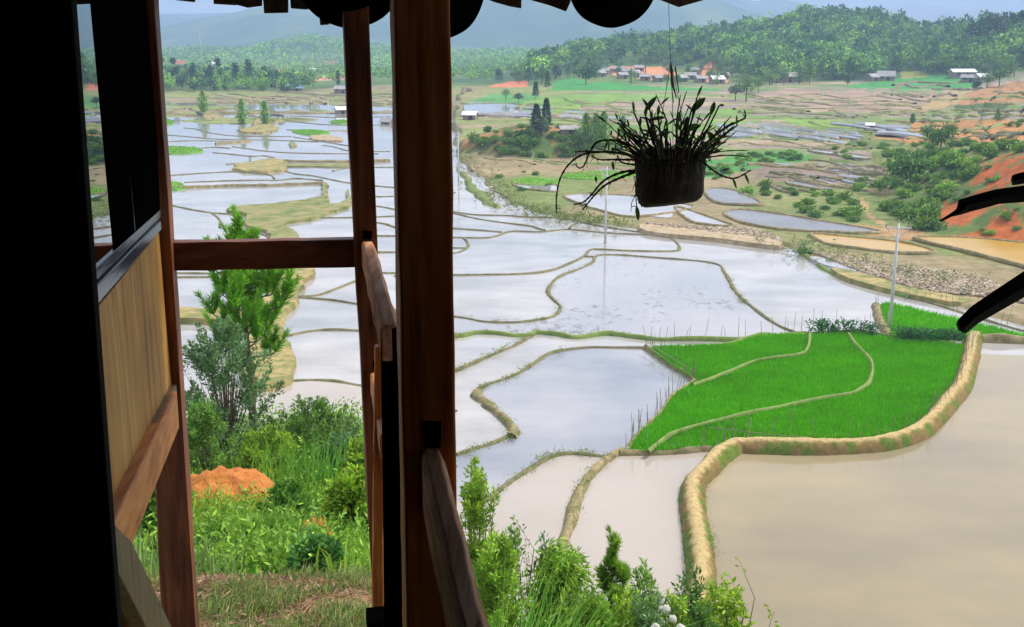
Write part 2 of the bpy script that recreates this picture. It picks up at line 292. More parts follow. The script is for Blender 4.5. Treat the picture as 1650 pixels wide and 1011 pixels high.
def T(x, y):
    x = np.asarray(x, float); y = np.asarray(y, float); u = x/np.maximum(y, .5); d = y
    zl = np.interp(d, [0, 7, 9, 12, 16, 20, 26, 30, 36, 42], [17.4, 16.9, 16.25, 14.9, 13.5, 12.3, 10.7, 9.3, 3, -.6])
    zr = np.interp(d, [0, 3, 6, 8, 12, 20, 30, 34], [17.4, 17, 16, 15, 12.5, 7.8, 1.9, -.6])
    k = sst(-.15, -.07, u); z = zl*(1-k)+zr*k
    z = z+(fbm(x/1.7, y/1.7)-.5)*.35*sst(3, 8, d)*(d < 45)+(fbm(x/6+5, y/6)-.5)*.9*sst(9, 15, d)*(d < 45)
    z = np.maximum(z, -.6)
    ja = 1+np.clip((d-190)/25, 0, 9); jx = x+(fbm(x/6, y/6)-.5)*2+(fbm(x/14+2, y/22)-.5)*3*(ja-1); jy = y+(fbm(x/6+40, y/6)-.5)*3
    s = sst(-.2, 1.2, sdist(jx, jy, LAND)); q = (d+22*fbm(x/45, y/45)-190)/17
    q = np.clip(q, 0, 15); stp = .27*(np.floor(q)+sst(.88, 1, q-np.floor(q)))
    zv = .32+stp+(fbm(x/3, y/3)-.5)*.12
    z = np.where(d > 60, z*(1-s)+zv*s, z)
    s2 = sst(-.2, .8, sdist(jx, jy, ISLET)); z = np.where(d > 60, np.maximum(z, -.6+.95*s2), z)
    thr = np.interp(d, [215, 270, 320, 370, 420], [1.02, .66, .50, .34, -.2])
    lf = sst(0, .05, vn(x/30+3.3, y/13+.5)*.7+.3*vn(x/9, y/5)-thr)*(u < .06); z = np.where(d > 220, np.maximum(z, -.6+.78*lf), z)
    m = np.clip(1-((x-6)/17)**2-((y-209)/15)**2, 0, 1)**.6; z = z+m*(4.0+1.2*(fbm(x/5, y/5)-.5))
    sd = sdist(x+(fbm(x/9, y/9)-.5)*7, y+(fbm(x/9+9, y/9)-.5)*7, SPUR); W = np.interp(d, [120, 150, 230], [20, 24, 60])
    hs = 7*sst(0, 1, sd/W); hq = hs/.8; hq = .8*(np.floor(hq)+sst(.72, 1, hq-np.floor(hq))); kk = sst(150, 180, d); z = z+hs*(1-kk)+hq*kk
    zz = z.copy(); prev = None
    for i, (dd, us, zs) in enumerate(LZ):
        zi = np.interp(u, us, zs)
        if i == 0: t_ = np.clip((d-400)/30, 0, 1); zz = np.where(d > 400, z*(1-t_)+zi*t_, zz)
        else:
            d0 = LZ[i-1][0]; t_ = np.clip((d-d0)/(dd-d0), 0, 1); t_ = t_*.5+.5*t_*t_*(3-2*t_); zz = np.where(d > d0, prev*(1-t_)+zi*t_, zz)
        prev = zi
    amp = np.interp(d, [430, 500, 700, 1400, 2800, 5600], [0, 2.5, 4, 9, 22, 20])
    zz = zz+(fbm(x/np.where(d > 900, 170, 60), y/np.where(d > 900, 260, 60), 5)-.5)*amp
    return zz
def hit(P, z0=None):
    P = np.asarray(P, float); ab = np.array([ray(a, b) for a, b in P]); ds = np.geomspace(14, 5000, 900)
    X = ab[:, :1]*ds; Y = np.broadcast_to(ds, X.shape); Zr = H+ab[:, 1:]*ds; below = Zr <= T(X, Y)
    i = np.argmax(below, 1); i = np.where(below.any(1), i, 899); i = np.maximum(i, 1); r = np.arange(len(P))
    lo, hi = ds[i-1], ds[i]
    for _ in range(12):
        mid = (lo+hi)/2; bl = (H+ab[:, 1]*mid) <= T(ab[:, 0]*mid, mid); hi = np.where(bl, mid, hi); lo = np.where(bl, lo, mid)
    return np.stack([ab[:, 0]*hi, hi, H+ab[:, 1]*hi], 1)
def ground(x, y): return float(T(np.array([x]), np.array([y]))[0])
uu = np.concatenate([np.linspace(-1.3, -.53, 26)[:-1], np.linspace(-.53, .53, 760), np.linspace(.53, 1.3, 26)[1:]])
yy = np.concatenate([[1.0], np.geomspace(2.2, 5600, 740)])
UU, YY = np.meshgrid(uu, yy); XX = UU*YY; ZZ = T(XX, YY); PX, PY = project(XX, YY, ZZ)
n1_ = fbm(XX/4, YY/4); n2_ = fbm(XX/22+7, YY/22); n3_ = fbm(XX/90, YY/90+3); n4_ = fbm(XX/260, YY/330)
def lerpc(a, b, t): return np.asarray(a)*(1-t[..., None])+np.asarray(b)*t[..., None]
C = lerpc((.25, .20, .115), (.15, .19, .06), sst(.42, .6, n2_))
C = np.where((YY > 200)[..., None] & (UU > -.05)[..., None], lerpc(lerpc((.33, .25, .17), (.22, .185, .16), sst(.42, .52, fbm(XX/30+9, YY/5))), (.13, .21, .05), sst(.52, .60, fbm(XX/34, YY/6))), C)
C = np.where(((YY > 220) & (UU < .06))[..., None], lerpc((.24, .20, .12), (.20, .235, .08), sst(.42, .6, fbm(XX/30, YY/9))), C)
C = np.where((YY < 60)[..., None], lerpc((.06, .09, .025), (.11, .15, .04), sst(.35, .6, n1_)), C)
dry = sst(.38, .58, fbm(XX/.5, YY/.5))*(YY < 9.6)
C = C*(1-dry[..., None])+np.array((.23, .135, .07))*dry[..., None]
C = np.where((sdist(XX, YY, SPUR) > 0)[..., None] & (YY < 260)[..., None], lerpc((.09, .13, .035), (.17, .19, .06), sst(.38, .6, n1_)), C)
mnd = (((XX-6)/17)**2+((YY-209)/15)**2) < 1.05
C = np.where(mnd[..., None], lerpc((.33, .17, .07), (.08, .13, .035), sst(.36, .46, n1_)), C)
hill = sst(425, 450, YY); C = C*(1-hill[..., None])+lerpc((.05, .105, .03), (.11, .17, .045), sst(.4, .6, n3_))*hill[..., None]
far = sst(800, 950, YY); C = C*(1-far[..., None])+lerpc((.045, .10, .03), (.14, .20, .06), sst(.36, .62, .6*n4_+.4*n3_))*far[..., None]
PAINT = [
 ((.05, .24, .05), 380, 600, [(871, 153), (895, 132), (920, 124), (944, 135), (980, 132), (1023, 137), (1159, 144), (1165, 155), (1083, 150), (1023, 145), (962, 151), (920, 157)]),
 ((.16, .27, .06), 250, 500, [(870, 156), (980, 150), (1080, 152), (1100, 160), (960, 166), (900, 182), (850, 190), (815, 186), (840, 165)]),
 ((.09, .24, .07), 300, 600, [(752, 166), (790, 150), (860, 153), (872, 159), (830, 168), (780, 169)]),
 ((.50, .17, .08), 400, 900, [(770, 151), (790, 138), (810, 133), (852, 130), (854, 140), (840, 145), (800, 149)]),
 ((.55, .25, .12), 400, 900, [(960, 124), (985, 106), (1040, 107), (1080, 109), (1092, 120), (1060, 129), (985, 121)]),
 ((.58, .24, .11), 400, 900, [(1120, 118), (1138, 112), (1143, 98), (1151, 101), (1153, 114), (1174, 127), (1160, 137), (1130, 130)]),
 ((.60, .20, .10), 600, 2200, [(400, 114), (430, 109), (455, 111), (475, 122), (490, 132), (505, 138), (470, 136), (450, 126), (420, 122), (400, 120)]),
 ((.50, .24, .15), 600, 2200, [(480, 126), (530, 122), (560, 122), (560, 132), (500, 134)]),
 ((.60, .20, .10), 600, 2200, [(522, 103), (536, 98), (540, 108), (530, 113), (522, 110)]),
 ((.58, .24, .13), 600, 2200, [(498, 118), (518, 113), (525, 120), (505, 123)]),
 ((.50, .24, .15), 600, 2200, [(345, 105), (365, 95), (366, 108), (350, 114)]),
 ((.05, .23, .05), 330, 700, [(1353, 142), (1386, 135), (1450, 127), (1471, 120), (1483, 121), (1553, 123), (1576, 142), (1514, 146), (1423, 143)]),
 ((.22, .22, .05), 330, 700, [(1450, 127), (1453, 112), (1471, 112), (1500, 121), (1480, 126)]),
 ((.30, .215, .165), 200, 460, [(1271, 142), (1362, 146), (1498, 149), (1532, 146), (1453, 182), (1362, 180), (1256, 165), (1205, 156)]),
 ((.32, .23, .11), 150, 460, [(1432, 192), (1453, 182), (1529, 149), (1574, 144), (1536, 172), (1483, 181), (1407, 197)]),
 ((.17, .27, .05), 180, 460, [(1262, 188), (1302, 191), (1380, 200), (1374, 213), (1302, 204), (1265, 197)]),
 ((.15, .27, .05), 180, 460, [(1150, 173), (1217, 179), (1214, 186), (1150, 183)]),
 ((.15, .27, .05), 180, 460, [(1140, 192), (1200, 195), (1196, 202), (1140, 199)]),
 ((.26, .22, .20), 180, 460, [(1160, 205), (1240, 196), (1300, 205), (1310, 215), (1230, 224), (1160, 218)]),
 ((.36, .18, .06), 120, 420, [(1456, 216), (1474, 198), (1498, 194), (1800, 192), (1800, 226), (1574, 228), (1483, 233), (1407, 222)]),
 ((.32, .17, .075), 120, 460, [(1535, 170), (1574, 145), (1650, 130), (1800, 120), (1800, 160), (1620, 168), (1556, 168)]),
 ((.24, .21, .18), 120, 420, [(1480, 184), (1540, 181), (1800, 178), (1800, 192), (1500, 192)]),
 ((.06, .10, .03), 120, 420, [(1537, 168), (1620, 168), (1622, 176), (1540, 177)]),
 ((.21, .155, .125), 110, 260, [(1210, 270), (1271, 264), (1347, 264), (1438, 267), (1417, 279), (1344, 301), (1241, 291), (1204, 279)]),
 ((.24, .19, .16), 110, 260, [(1290, 238), (1400, 245), (1410, 256), (1350, 258)]),
 ((.07, .22, .05), 110, 260, [(1130, 262), (1195, 248), (1286, 242), (1320, 258), (1241, 266), (1180, 280), (1130, 290)]),
 ((.31, .185, .09), 90, 200, [(1250, 352), (1320, 357), (1460, 369), (1530, 385), (1500, 393), (1400, 378), (1290, 361)]),
 ((.33, .23, .11), 90, 200, [(1383, 318), (1392, 318), (1405, 345), (1440, 368), (1425, 370), (1395, 348)]),
 ((.36, .10, .025), 90, 190, [(1595, 256), (1623, 250), (1650, 248), (1900, 244), (1900, 420), (1650, 396), (1560, 387), (1508, 384), (1508, 345), (1520, 330), (1550, 325), (1560, 300), (1580, 275)]),
]
JX = PX+(fbm(PX/14, PY/7+5)-.5)*22; JY = PY+(fbm(PX/14+50, PY/7)-.5)*6
for c, d0, d1, pl in PAINT:
    ms_ = pip(JX, JY, pl) & (YY > d0) & (YY < d1)
    C[ms_] = np.array(c)*(0.85+.3*n1_[ms_][:, None])
sc_ = pip(JX, JY, PAINT[-1][3]) & (YY < 190) & (fbm(XX/2.5+3, YY/2.5) > .60); C[sc_] = (.10, .15, .04)
nr, nc = XX.shape; idx = np.arange(nr*nc).reshape(nr, nc)
Q = np.stack([idx[:-1, :-1], idx[:-1, 1:], idx[1:, 1:], idx[1:, :-1]], -1).reshape(-1, 4)
tag(np_mesh('terrain', np.stack([XX, YY, ZZ], -1), Q, M['terrain'], C.reshape(-1, 3), smooth=True), kind='structure')
V = [(-60, -40, 17.3), (60, -40, 17.3), (60, 1.02, 17.3), (-60, 1.02, 17.3)]
tag(np_mesh('yard_ground', V, [(0, 1, 2, 3)], M['land']), kind='structure')
# water sheet of the valley, and the big brown pond inside the curved dike
tag(np_mesh('paddy_water', [(-330, 28, 0), (330, 28, 0), (560, 480, 0), (-560, 480, 0)], [(0, 1, 2, 3)], M['water']), kind='structure')
def tess(poly):
    from mathutils.geometry import tessellate_polygon
    return [tuple(f) for f in tessellate_polygon([[Vector(p) for p in poly]])]
def flat(name, poly, mat, skirt=.4, closed_smooth=3, rag=0.0, kind='structure'):
    P = cat_rom(poly, closed_smooth, True) if closed_smooth else [Vector(p) for p in poly]
    if rag:
        k_ = []
        for a_, b_ in zip(P, P[1:]+P[:1]):
            n_ = max(1, int((b_-a_).length/.8)); k_ += [a_.lerp(b_, j/n_) for j in range(n_)]
        P = [p+Vector((mnoise.noise(p*.35)+.5*mnoise.noise(p*1.1), (mnoise.noise(p*.35+Vector((9, 9, 9)))+.5*mnoise.noise(p*1.1+Vector((9, 9, 9))))*1.8, 0))*rag*1.5 for p in k_]
    n = len(P); mb = MB(); mb.add(P, tess(P))
    if skirt:
        cen = sum(P, Vector())/n; lo = [p+(p-cen).normalized()*skirt*.6-Vector((0, 0, skirt)) for p in P]
        mb.add(P+lo, [(i, (i+1) % n, (i+1) % n+n, i+n) for i in range(n)])
    return tag(mb.build(name, mat), kind=kind)
BW = [(1120, 1011), (1140, 880), (1125, 800), (1130, 770), (1155, 735), (1190, 722), (1300, 722), (1400, 712), (1470, 690), (1520, 650), (1548, 610), (1565, 570), (1700, 575), (2100, 640), (2100, 1300), (1110, 1300)]
flat('pond_water', [g(a, b, .045) for a, b in BW], M['brown_water'], 0, 0)
NEARW = [(640, 1011), (640, 745), (735, 738), (800, 795), (880, 738), (1010, 728), (1140, 728), (1150, 742), (1112, 800), (1112, 1011), (1112, 1200), (640, 1200)]
BLUEW = [(735, 500)]
# ------------------------------------------------------------------ earth dikes
def dike(pts, wd, ht, mat, name='earth_dike', z=0.0, n=5, px=True, jag=1.0, fine=False):
    P = cat_rom([g(a, b, z+ht*.5) for a, b in pts] if px else pts, n); m = len(P); prof = [(-1, -.3), (-.72, .45), (-.35, .92), (0, 1), (.35, .92), (.72, .45), (1, -.3)]; vs = []
    if fine: prof = [(a, (1-abs(a)**2.6)*1.25-.25) for a in np.linspace(-1, 1, 19)]
    for i, p in enumerate(P):
        t_ = P[min(i+1, m-1)]-P[max(i-1, 0)]; t_.z = 0; t_.normalize(); s_ = Vector((t_.y, -t_.x, 0))
        k1 = 1+jag*(.5*mnoise.noise(p*.25)+(0 if fine else .22)*mnoise.noise(p*1.3)); k2 = 1+jag*.5*mnoise.noise(p*(.3 if fine else .5)+Vector((5, 5, 5)))
        for a, b in prof: vs.append((p.x+s_.x*a*wd/2*k1+(0 if fine else mnoise.noise(Vector((p.x*2, p.y*2, a*3)))*wd*.07), p.y+s_.y*a*wd/2*k1, z+b*ht*k2+(0 if fine else mnoise.noise(Vector((p.x*3, p.y*3, a*5)))*ht*.15)))
    if fine: vs = [tuple(Vector(v)+Vector((mnoise.noise(Vector(v)*2.2), mnoise.noise(Vector(v)*2.2+Vector((7, 7, 7))), mnoise.noise(Vector(v)*1.6+Vector((3, 1, 7)))))*.05+Vector((mnoise.noise(Vector(v)*6), mnoise.noise(Vector(v)*6+Vector((7, 7, 7))), mnoise.noise(Vector(v)*6+Vector((3, 1, 7)))))*.02) for v in vs]
    q = len(prof); fs = [(i*q+k, i*q+k+1, (i+1)*q+k+1, (i+1)*q+k) for i in range(m-1) for k in range(q-1)]
    col = None
    if fine:
        A_ = np.array(vs); aa = np.tile([a for a, b in prof], m); n_a = fbm(A_[:, 0]*1.3, A_[:, 1]*1.3); n_b = fbm(A_[:, 0]*4+9, A_[:, 1]*4); cr_ = 1-sst(.25, .6, np.abs(aa-.05)+(n_b-.5)*.5)
        col = lerpc2((.22, .15, .06), (.42, .315, .15), cr_); gr = sst(.52, .60, n_a)*(1-cr_); col = lerpc2(col, np.array((.12, .17, .03)), gr); wet = sst(.86, .97, np.abs(aa)); col = lerpc2(col, np.array((.13, .10, .06)), wet)
    return tag(np_mesh(name, vs, fs, mat, col, smooth=True), kind='structure'), P
def lerpc2(a, b, t): return np.asarray(a)*(1-t[:, None])+np.asarray(b)*t[:, None]
def Z(pts, ox, oy, s): return [(ox+a/s, oy+b/s) for a, b in pts]
A = lambda p: Z(p, 260, 260, 4.125)
B = lambda p: Z(p, 260, 120, 5.156)
Cc = lambda p: Z(p, 720, 180, 4.125)
D = lambda p: Z(p, 700, 350, 3.064)
E = lambda p: Z(p, 700, 650, 2.8)
G = lambda p: Z(p, 1150, 280, 3.16)
Hh = lambda p: Z(p, 1000, 520, 2.75)
R2 = lambda p: Z(p, 1080, 140, 4.125)
thin = [  # narrow bunds, left valley
 A([(20, 97), (250, 80), (500, 68), (600, 80), (720, 90), (750, 115)]), A([(150, 140), (400, 130), (600, 125), (780, 125), (900, 115), (1070, 128)]),
 A([(10, 280), (200, 320), (330, 340), (450, 350), (540, 352)]), A([(340, 345), (385, 385), (390, 440)]), A([(820, 65), (900, 85), (1000, 95), (1120, 120), (1260, 145), (1500, 170), (1650, 175)]),
 A([(1140, 65), (1200, 50), (1300, 42), (1560, 40)]), A([(850, 395), (1000, 378), (1300, 372), (1650, 360)]), A([(1270, 285), (1450, 300), (1560, 320), (1650, 322)]), A([(1300, 235), (1460, 235), (1650, 225)]),
 A([(1300, 400), (1460, 410), (1560, 440), (1650, 470)]), A([(1300, 495), (1650, 497)]), A([(1300, 605), (1650, 602)]), A([(1300, 740), (1650, 742)]), A([(900, 900), (1050, 885), (1200, 830), (1300, 790)]),
 A([(600, 465), (690, 490), (720, 510)]), A([(60, 740), (300, 745), (480, 740), (700, 700)]), A([(60, 770), (320, 768)]),
 [(468, 478), (500, 480), (540, 484), (590, 492), (640, 500)], [(462, 541), (500, 533), (540, 531), (590, 533), (650, 536)], [(466, 614), (500, 612), (540, 614), (590, 622), (650, 626)],
 B([(190, 445), (290, 455), (400, 485), (600, 510), (900, 515), (1080, 515)]), B([(340, 610), (450, 605), (570, 614)]), B([(430, 650), (600, 665), (750, 680), (850, 675), (940, 695)]),
 B([(540, 748), (640, 740)]), B([(590, 600), (900, 640), (1200, 655), (1800, 660)]), B([(1340, 590), (1450, 605), (1570, 635), (1900, 640)]), B([(1000, 380), (1400, 420), (1900, 420)]), B([(20, 390), (100, 380), (230, 385), (300, 400)]),
 B([(20, 560), (300, 550), (600, 560)]), B([(20, 310), (250, 320), (420, 330)]), B([(740, 690), (735, 730)]), B([(500, 300), (800, 350), (1100, 345), (1500, 360), (1900, 350)]), B([(0, 500), (200, 515), (500, 540), (900, 545), (1300, 560)]),
 B([(950, 215), (1250, 235), (1530, 230)]), B([(1040, 460), (1100, 465), (1240, 505)]), B([(1100, 520), (1600, 600)]),
 Cc([(35, 665), (200, 685), (400, 690), (530, 700), (620, 702)]), Cc([(35, 672), (200, 710), (400, 740), (560, 760), (600, 775), (650, 787)]), Cc([(-100, 765), (40, 775), (250, 790), (360, 800)]),
 Cc([(-200, 830), (40, 835), (250, 838), (330, 825), (430, 795), (620, 798), (780, 783), (900, 790), (1080, 805), (1400, 820), (1650, 824)]), Cc([(815, 775), (830, 755), (860, 742)]),
 Cc([(-150, 950), (40, 940), (110, 920), (142, 885), (120, 845), (100, 837)]), Cc([(-150, 905), (120, 905)]), Cc([(-100, 600), (35, 660)]), Cc([(-150, 540), (60, 538)]),
 Cc([(620, 700), (780, 710), (950, 745), (1050, 765), (1250, 795), (1400, 812)]),
 D([(-200, 290), (95, 285), (400, 280), (560, 265), (660, 230), (740, 190), (770, 160), (850, 160), (1000, 166), (1180, 166), (1210, 150), (1190, 118), (1145, 88)]),
 D([(740, 193), (800, 195)]), D([(-300, 470), (95, 490), (250, 515), (400, 518), (540, 500), (600, 480), (622, 440), (590, 408), (562, 370), (575, 330), (620, 290), (700, 260), (780, 222), (800, 190), (900, 185), (1100, 200), (1300, 215), (1405, 235), (1430, 270), (1460, 310), (1480, 360), (1532, 420)])[:-1]+G([(60, 510), (90, 560), (130, 620), (200, 680), (280, 740), (370, 790), (480, 822)]),
 D([(480, 582), (400, 630), (300, 670), (200, 715), (95, 760), (-100, 830)]),
 D([(215, 855), (250, 830), (400, 775), (500, 715), (560, 675), (640, 655), (760, 642), (870, 643), (1040, 645)]),
 E([(200, 440), (240, 435), (330, 360), (420, 300), (500, 250), (570, 228), (650, 226), (780, 240)]),
 [(735, 732), (765, 722), (792, 714), (822, 700), (829, 692)],
 G([(1000, 628), (1200, 685), (1400, 748), (1580, 800)]),
]
re_ = random.Random(5)
for y_ in (205, 216, 232, 250, 262, 283, 300, 330, 352, 381, 412, 455, 505, 560):
    x_ = -500+re_.uniform(0, 200); y2 = y_; q_ = []
    while x_ < 262: q_.append((x_, y2)); x_ += re_.uniform(60, 120); y2 += re_.gauss(0, .012*(y_-60))
    q_.append((262, y2)); thin.append(q_)
for k_ in range(12):
    y_ = re_.uniform(215, 500); x_ = re_.uniform(-400, 240); thin.append([(x_, y_), (x_+re_.uniform(-20, 20), y_+.06*(y_-60)), (x_+re_.uniform(-30, 30), y_+.12*(y_-60))])
thin += [[(628, 660), (680, 652), (735, 662)], [(640, 560), (690, 552), (735, 545)], [(628, 700), (650, 740), (700, 755), (735, 750)]]
for p in thin: dike(p, .40, .13, M['thin_dike'])
med = [
 (D([(-300, 575), (95, 585), (200, 568), (300, 570), (400, 580), (480, 575), (500, 566), (600, 575), (700, 590), (850, 573), (1000, 590), (1100, 600), (1300, 600), (1532, 605)])+[(1230, 541), (1300, 541)], .55, .28, 'bund_grass'),
 (D([(215, 855), (210, 880), (280, 920)])+E([(230, 0), (290, 40), (340, 90), (362, 120), (345, 148)]), .75, .28, 'dike'),
 (E([(850, 208), (795, 235), (740, 280), (680, 350), (640, 430), (610, 540), (580, 620), (560, 720)]), .62, .28, 'dike'),
 (A([(-50, 178), (160, 172), (500, 160), (700, 158), (900, 150), (1070, 146), (1100, 165)]), .9, .35, 'dike'),
 (B([(1000, 720), (1200, 722), (1560, 722), (1900, 715)]), 1.2, .4, 'dike'), (B([(450, 575), (600, 565), (740, 550)]), .9, .35, 'dike'),
 (Hh([(1000, -135), (930, -190)])+[], .4, .2, 'dike') if False else (G([(440, 400), (490, 430), (560, 480), (640, 515), (700, 540), (900, 600), (1000, 628)]), .5, .3, 'bund_grass'),
 (Hh([(-5, 575), (30, 574), (200, 572), (330, 562), (400, 555)]), .5, .3, 'dike'),
 (Hh([(400, 108), (500, 92), (610, 57), (720, 52), (840, 50), (1040, 43), (1170, 58), (1300, 80), (1480, 95)]), .45, .35, 'bund_grass'),
 (G([(830, 665), (850, 745), (900, 825)]), .9, .4, 'dike'), (G([(1340, 835), (1580, 842), (1900, 850)]), .9, .55, 'dike'),
 (Hh([(110, 108), (170, 150), (230, 192), (300, 232), (330, 262)]), .35, .3, 'dike'), (Hh([(340, 252), (310, 270), (235, 322), (200, 370), (160, 420), (100, 470), (60, 520), (28, 570)]), .4, .32, 'dike'),
]
for p, a, b_, mt in med: dike(p, a, b_, M[mt])
for p in [Hh([(838, 48), (832, 100), (800, 135), (700, 150), (600, 165), (480, 215), (400, 245), (320, 272)]), Hh([(1010, 45), (1040, 90), (1100, 150), (1117, 200), (1100, 260), (1060, 290), (1020, 310), (900, 330), (750, 360), (600, 390), (400, 435), (250, 480), (180, 520), (120, 568)])]:
    dike(p, .26, .13, M['bund_grass'], z=.36)
BIG = Hh([(1575, 60), (1560, 75), (1548, 150), (1510, 270), (1450, 345), (1378, 430), (1290, 490), (1150, 530), (900, 545), (600, 540), (510, 540), (440, 580), (385, 640)])+E([(1215, 270), (1172, 350), (1166, 450), (1185, 560), (1200, 680), (1205, 780), (1185, 900), (1180, 1011), (1180, 1150)])[1:]
dk, BIGP = dike(BIG, 1.42, .70, M['crest'], 'curved_earth_dike', n=26, jag=.3, fine=True)
CZ = [.004]
def cell(name, pts, mat): CZ[0] += .006; flat(name, gp(pts, CZ[0]), M[mat], 0, 0)
def gp(pts, z): return [g(a, b, z) for a, b in pts]
cell('stubble_paddy_water', D([(800, 190), (900, 185), (1100, 200), (1300, 215), (1405, 235), (1430, 270), (1460, 310), (1480, 360), (1532, 420)])[:-1]+G([(60, 510), (90, 560), (130, 620), (200, 680), (280, 740), (370, 790), (480, 822)])+[(1230, 541)]+D([(1300, 600), (1000, 590), (850, 573), (700, 590), (600, 575), (500, 566), (400, 580), (300, 570), (200, 568), (95, 585), (-300, 575), (-300, 470), (95, 490), (250, 515), (400, 518), (540, 500), (600, 480), (622, 440), (590, 408), (562, 370), (575, 330), (620, 290), (700, 260), (780, 222)]), 'stubble_water')
cell('clear_paddy_water', D([(215, 855), (250, 830), (400, 775), (500, 715), (560, 675), (640, 655), (760, 642), (1040, 645)])+Hh([(110, 108), (230, 192), (330, 262), (235, 322), (160, 420), (60, 520), (28, 570)])+E([(850, 208), (780, 240), (650, 226), (570, 228), (500, 250), (420, 300), (330, 360), (240, 435), (0, 435), (0, 260), (100, 240), (170, 205), (260, 180), (345, 145), (362, 120), (290, 40), (230, 0)])+D([(280, 920), (210, 880)]), 'clear_water')
cell('tan_paddy_water', E([(850, 208), (795, 235), (740, 280), (680, 350), (640, 430), (610, 540), (560, 720), (500, 1300), (-200, 1300), (-200, 440), (240, 435), (330, 360), (420, 300), (500, 250), (570, 228), (650, 226), (780, 240)]), 'tan_water')
cell('tan_paddy_water', E([(850, 208), (1240, 215), (1180, 300), (1140, 400), (1150, 560), (1170, 700), (1160, 1300), (500, 1300), (560, 720), (610, 540), (640, 430), (680, 350), (740, 280), (795, 235)]), 'tan_water')
cell('tan_paddy_water', [(430, 620), (466, 614), (500, 612), (540, 614), (590, 622), (628, 626), (628, 1000), (300, 1000), (300, 640)], 'tan_water')
# ------------------------------------------------------------------ land patches
def gp(pts, z): return [g(a, b, z) for a, b in pts]
flat('grass_bank', gp([(445, 438), (505, 432), (483, 462), (478, 480), (460, 498), (448, 516), (462, 545), (474, 568), (471, 597), (456, 612), (425, 618), (394, 604), (388, 560), (402, 525), (330, 514), (250, 512), (250, 497), (330, 495), (400, 500), (425, 485), (438, 456)], .5), M['ochre_land'], .7, 3, .3)
flat('grass_bank', gp([(369, 333), (415, 329), (471, 324), (517, 314.5), (519, 296), (527, 298), (528, 328), (558, 322), (557, 307), (561, 307), (562, 330), (527, 342), (502, 352), (466, 356), (459, 362), (488, 383), (470, 395), (445, 438), (425, 436), (434, 388), (427, 371), (405, 365), (391, 359), (396, 345), (369, 339)], .35), M['land'], .5, 2, .3)
flat('grass_bank', gp([(380, 264.5), (384, 273), (403, 276), (456, 273), (458, 263.5), (454, 258), (440, 254), (431, 256), (403, 260)], .4), M['ochre_land'], .5, 2, .5)
flat('grass_bank', gp(B([(1030, 745), (1300, 742), (1560, 738), (1600, 760), (1400, 770), (1300, 762), (1030, 765)]), .2), M['land'], .3, 2, .3)
flat('grass_bank', gp(B([(650, 455), (760, 425), (780, 370), (860, 375), (930, 420), (970, 440), (900, 475), (700, 480)]), .35), M['ochre_land'], .5, 2, .5)
flat('grass_bank', gp(B([(1250, 505), (1400, 505), (1520, 540), (1400, 550), (1260, 535)]), .25), M['stone'], .4, 2, .5)
flat('grass_bank', gp(B([(350, 345), (420, 320), (520, 355), (580, 380), (450, 385), (360, 370)]), .25), M['ochre_land'], .4, 2, .5)
flat('grass_bank', gp(B([(1060, 585), (1075, 560), (1110, 562), (1120, 590), (1080, 598)]), .3), M['land'], .4, 2, .3)
# water and ponds lying on the right bank
def onland(name, pts, mat, dz=.12, bund=True, bm_='dike', hz=None):
    pp = [(v.x, v.y) for v in cat_rom([(a, b, 0) for a, b in pts], 3, True)]
    h = hit(pp); z = hz if hz is not None else float(np.percentile(h[:, 2], 85))+dz
    P = [g(a, b, z) for a, b in pp]
    o = flat(name, P, mat, .5, 0)
    if bund: dike([Vector((p.x, p.y, 0)) for p in P]+[P[0]], .5, .2, M[bm_], z=z-.04, px=False, n=1)
    return o
OW = M['ochre_water']; GW = M['grey_water']; WW = M['water']
onland('ochre_pond', G([(500, 305), (700, 322), (900, 342), (1050, 370), (1130, 402), (950, 402), (800, 388), (600, 362), (530, 335)]), OW, .1)
onland('ochre_pond', G([(1030, 322), (1300, 326), (1580, 352), (1900, 370), (1900, 540), (1580, 468), (1400, 422), (1200, 372), (1080, 345)]), OW, .1)
onland('terrace_water', R2([(230, 690), (300, 672), (400, 682), (500, 712), (600, 770), (600, 785), (420, 780), (290, 760)]), GW, .15)
onland('terrace_water', R2([(360, 835), (460, 815), (700, 842), (1000, 890), (1400, 960), (1200, 970), (800, 950), (540, 915), (420, 880)]), GW, .12)
onland('terrace_water', R2([(30, 800), (130, 820), (300, 880), (430, 930), (200, 910), (100, 870)]), WW, .1)
onland('terrace_water', Cc([(780, 560), (900, 545), (1050, 550), (1240, 560), (1500, 600), (1640, 640), (1240, 700), (1000, 650), (850, 600)]), WW, .1)
onland('terrace_water', Cc([(440, 482), (560, 488), (720, 485), (740, 530), (620, 525), (500, 510)]), WW, .1)
onland('terrace_water', Cc([(1330, 640), (1480, 650), (1490, 700), (1350, 690)]), WW, .1, False)
onland('terrace_water', G([(490, 420), (600, 438), (760, 478), (880, 518), (830, 522), (700, 492), (560, 462)]), WW, .06, False)
onland('terrace_water', R2([(310, 240), (450, 262), (610, 292), (560, 300), (400, 280), (320, 262)]), WW, .12, False)
onland('terrace_water', R2([(600, 250), (720, 262), (850, 295), (780, 300), (690, 290), (620, 272)]), WW, .12, False)
onland('terrace_water', R2([(340, 285), (470, 305), (560, 318), (440, 330), (350, 320)]), GW, .12, False)
onland('terrace_water', R2([(930, 415), (1100, 432), (1320, 465), (1280, 478), (1080, 450), (950, 432)]), WW, .15)
onland('terrace_water', R2([(780, 625), (900, 640), (1000, 665), (990, 680), (860, 660), (790, 645)]), GW, .15)
onland('terrace_water', R2([(670, 650), (760, 665), (840, 690), (830, 705), (740, 690)]), GW, .15)
onland('terrace_water', R2([(1340, 250), (1580, 255), (1570, 272), (1350, 268)]), GW, .2, False)
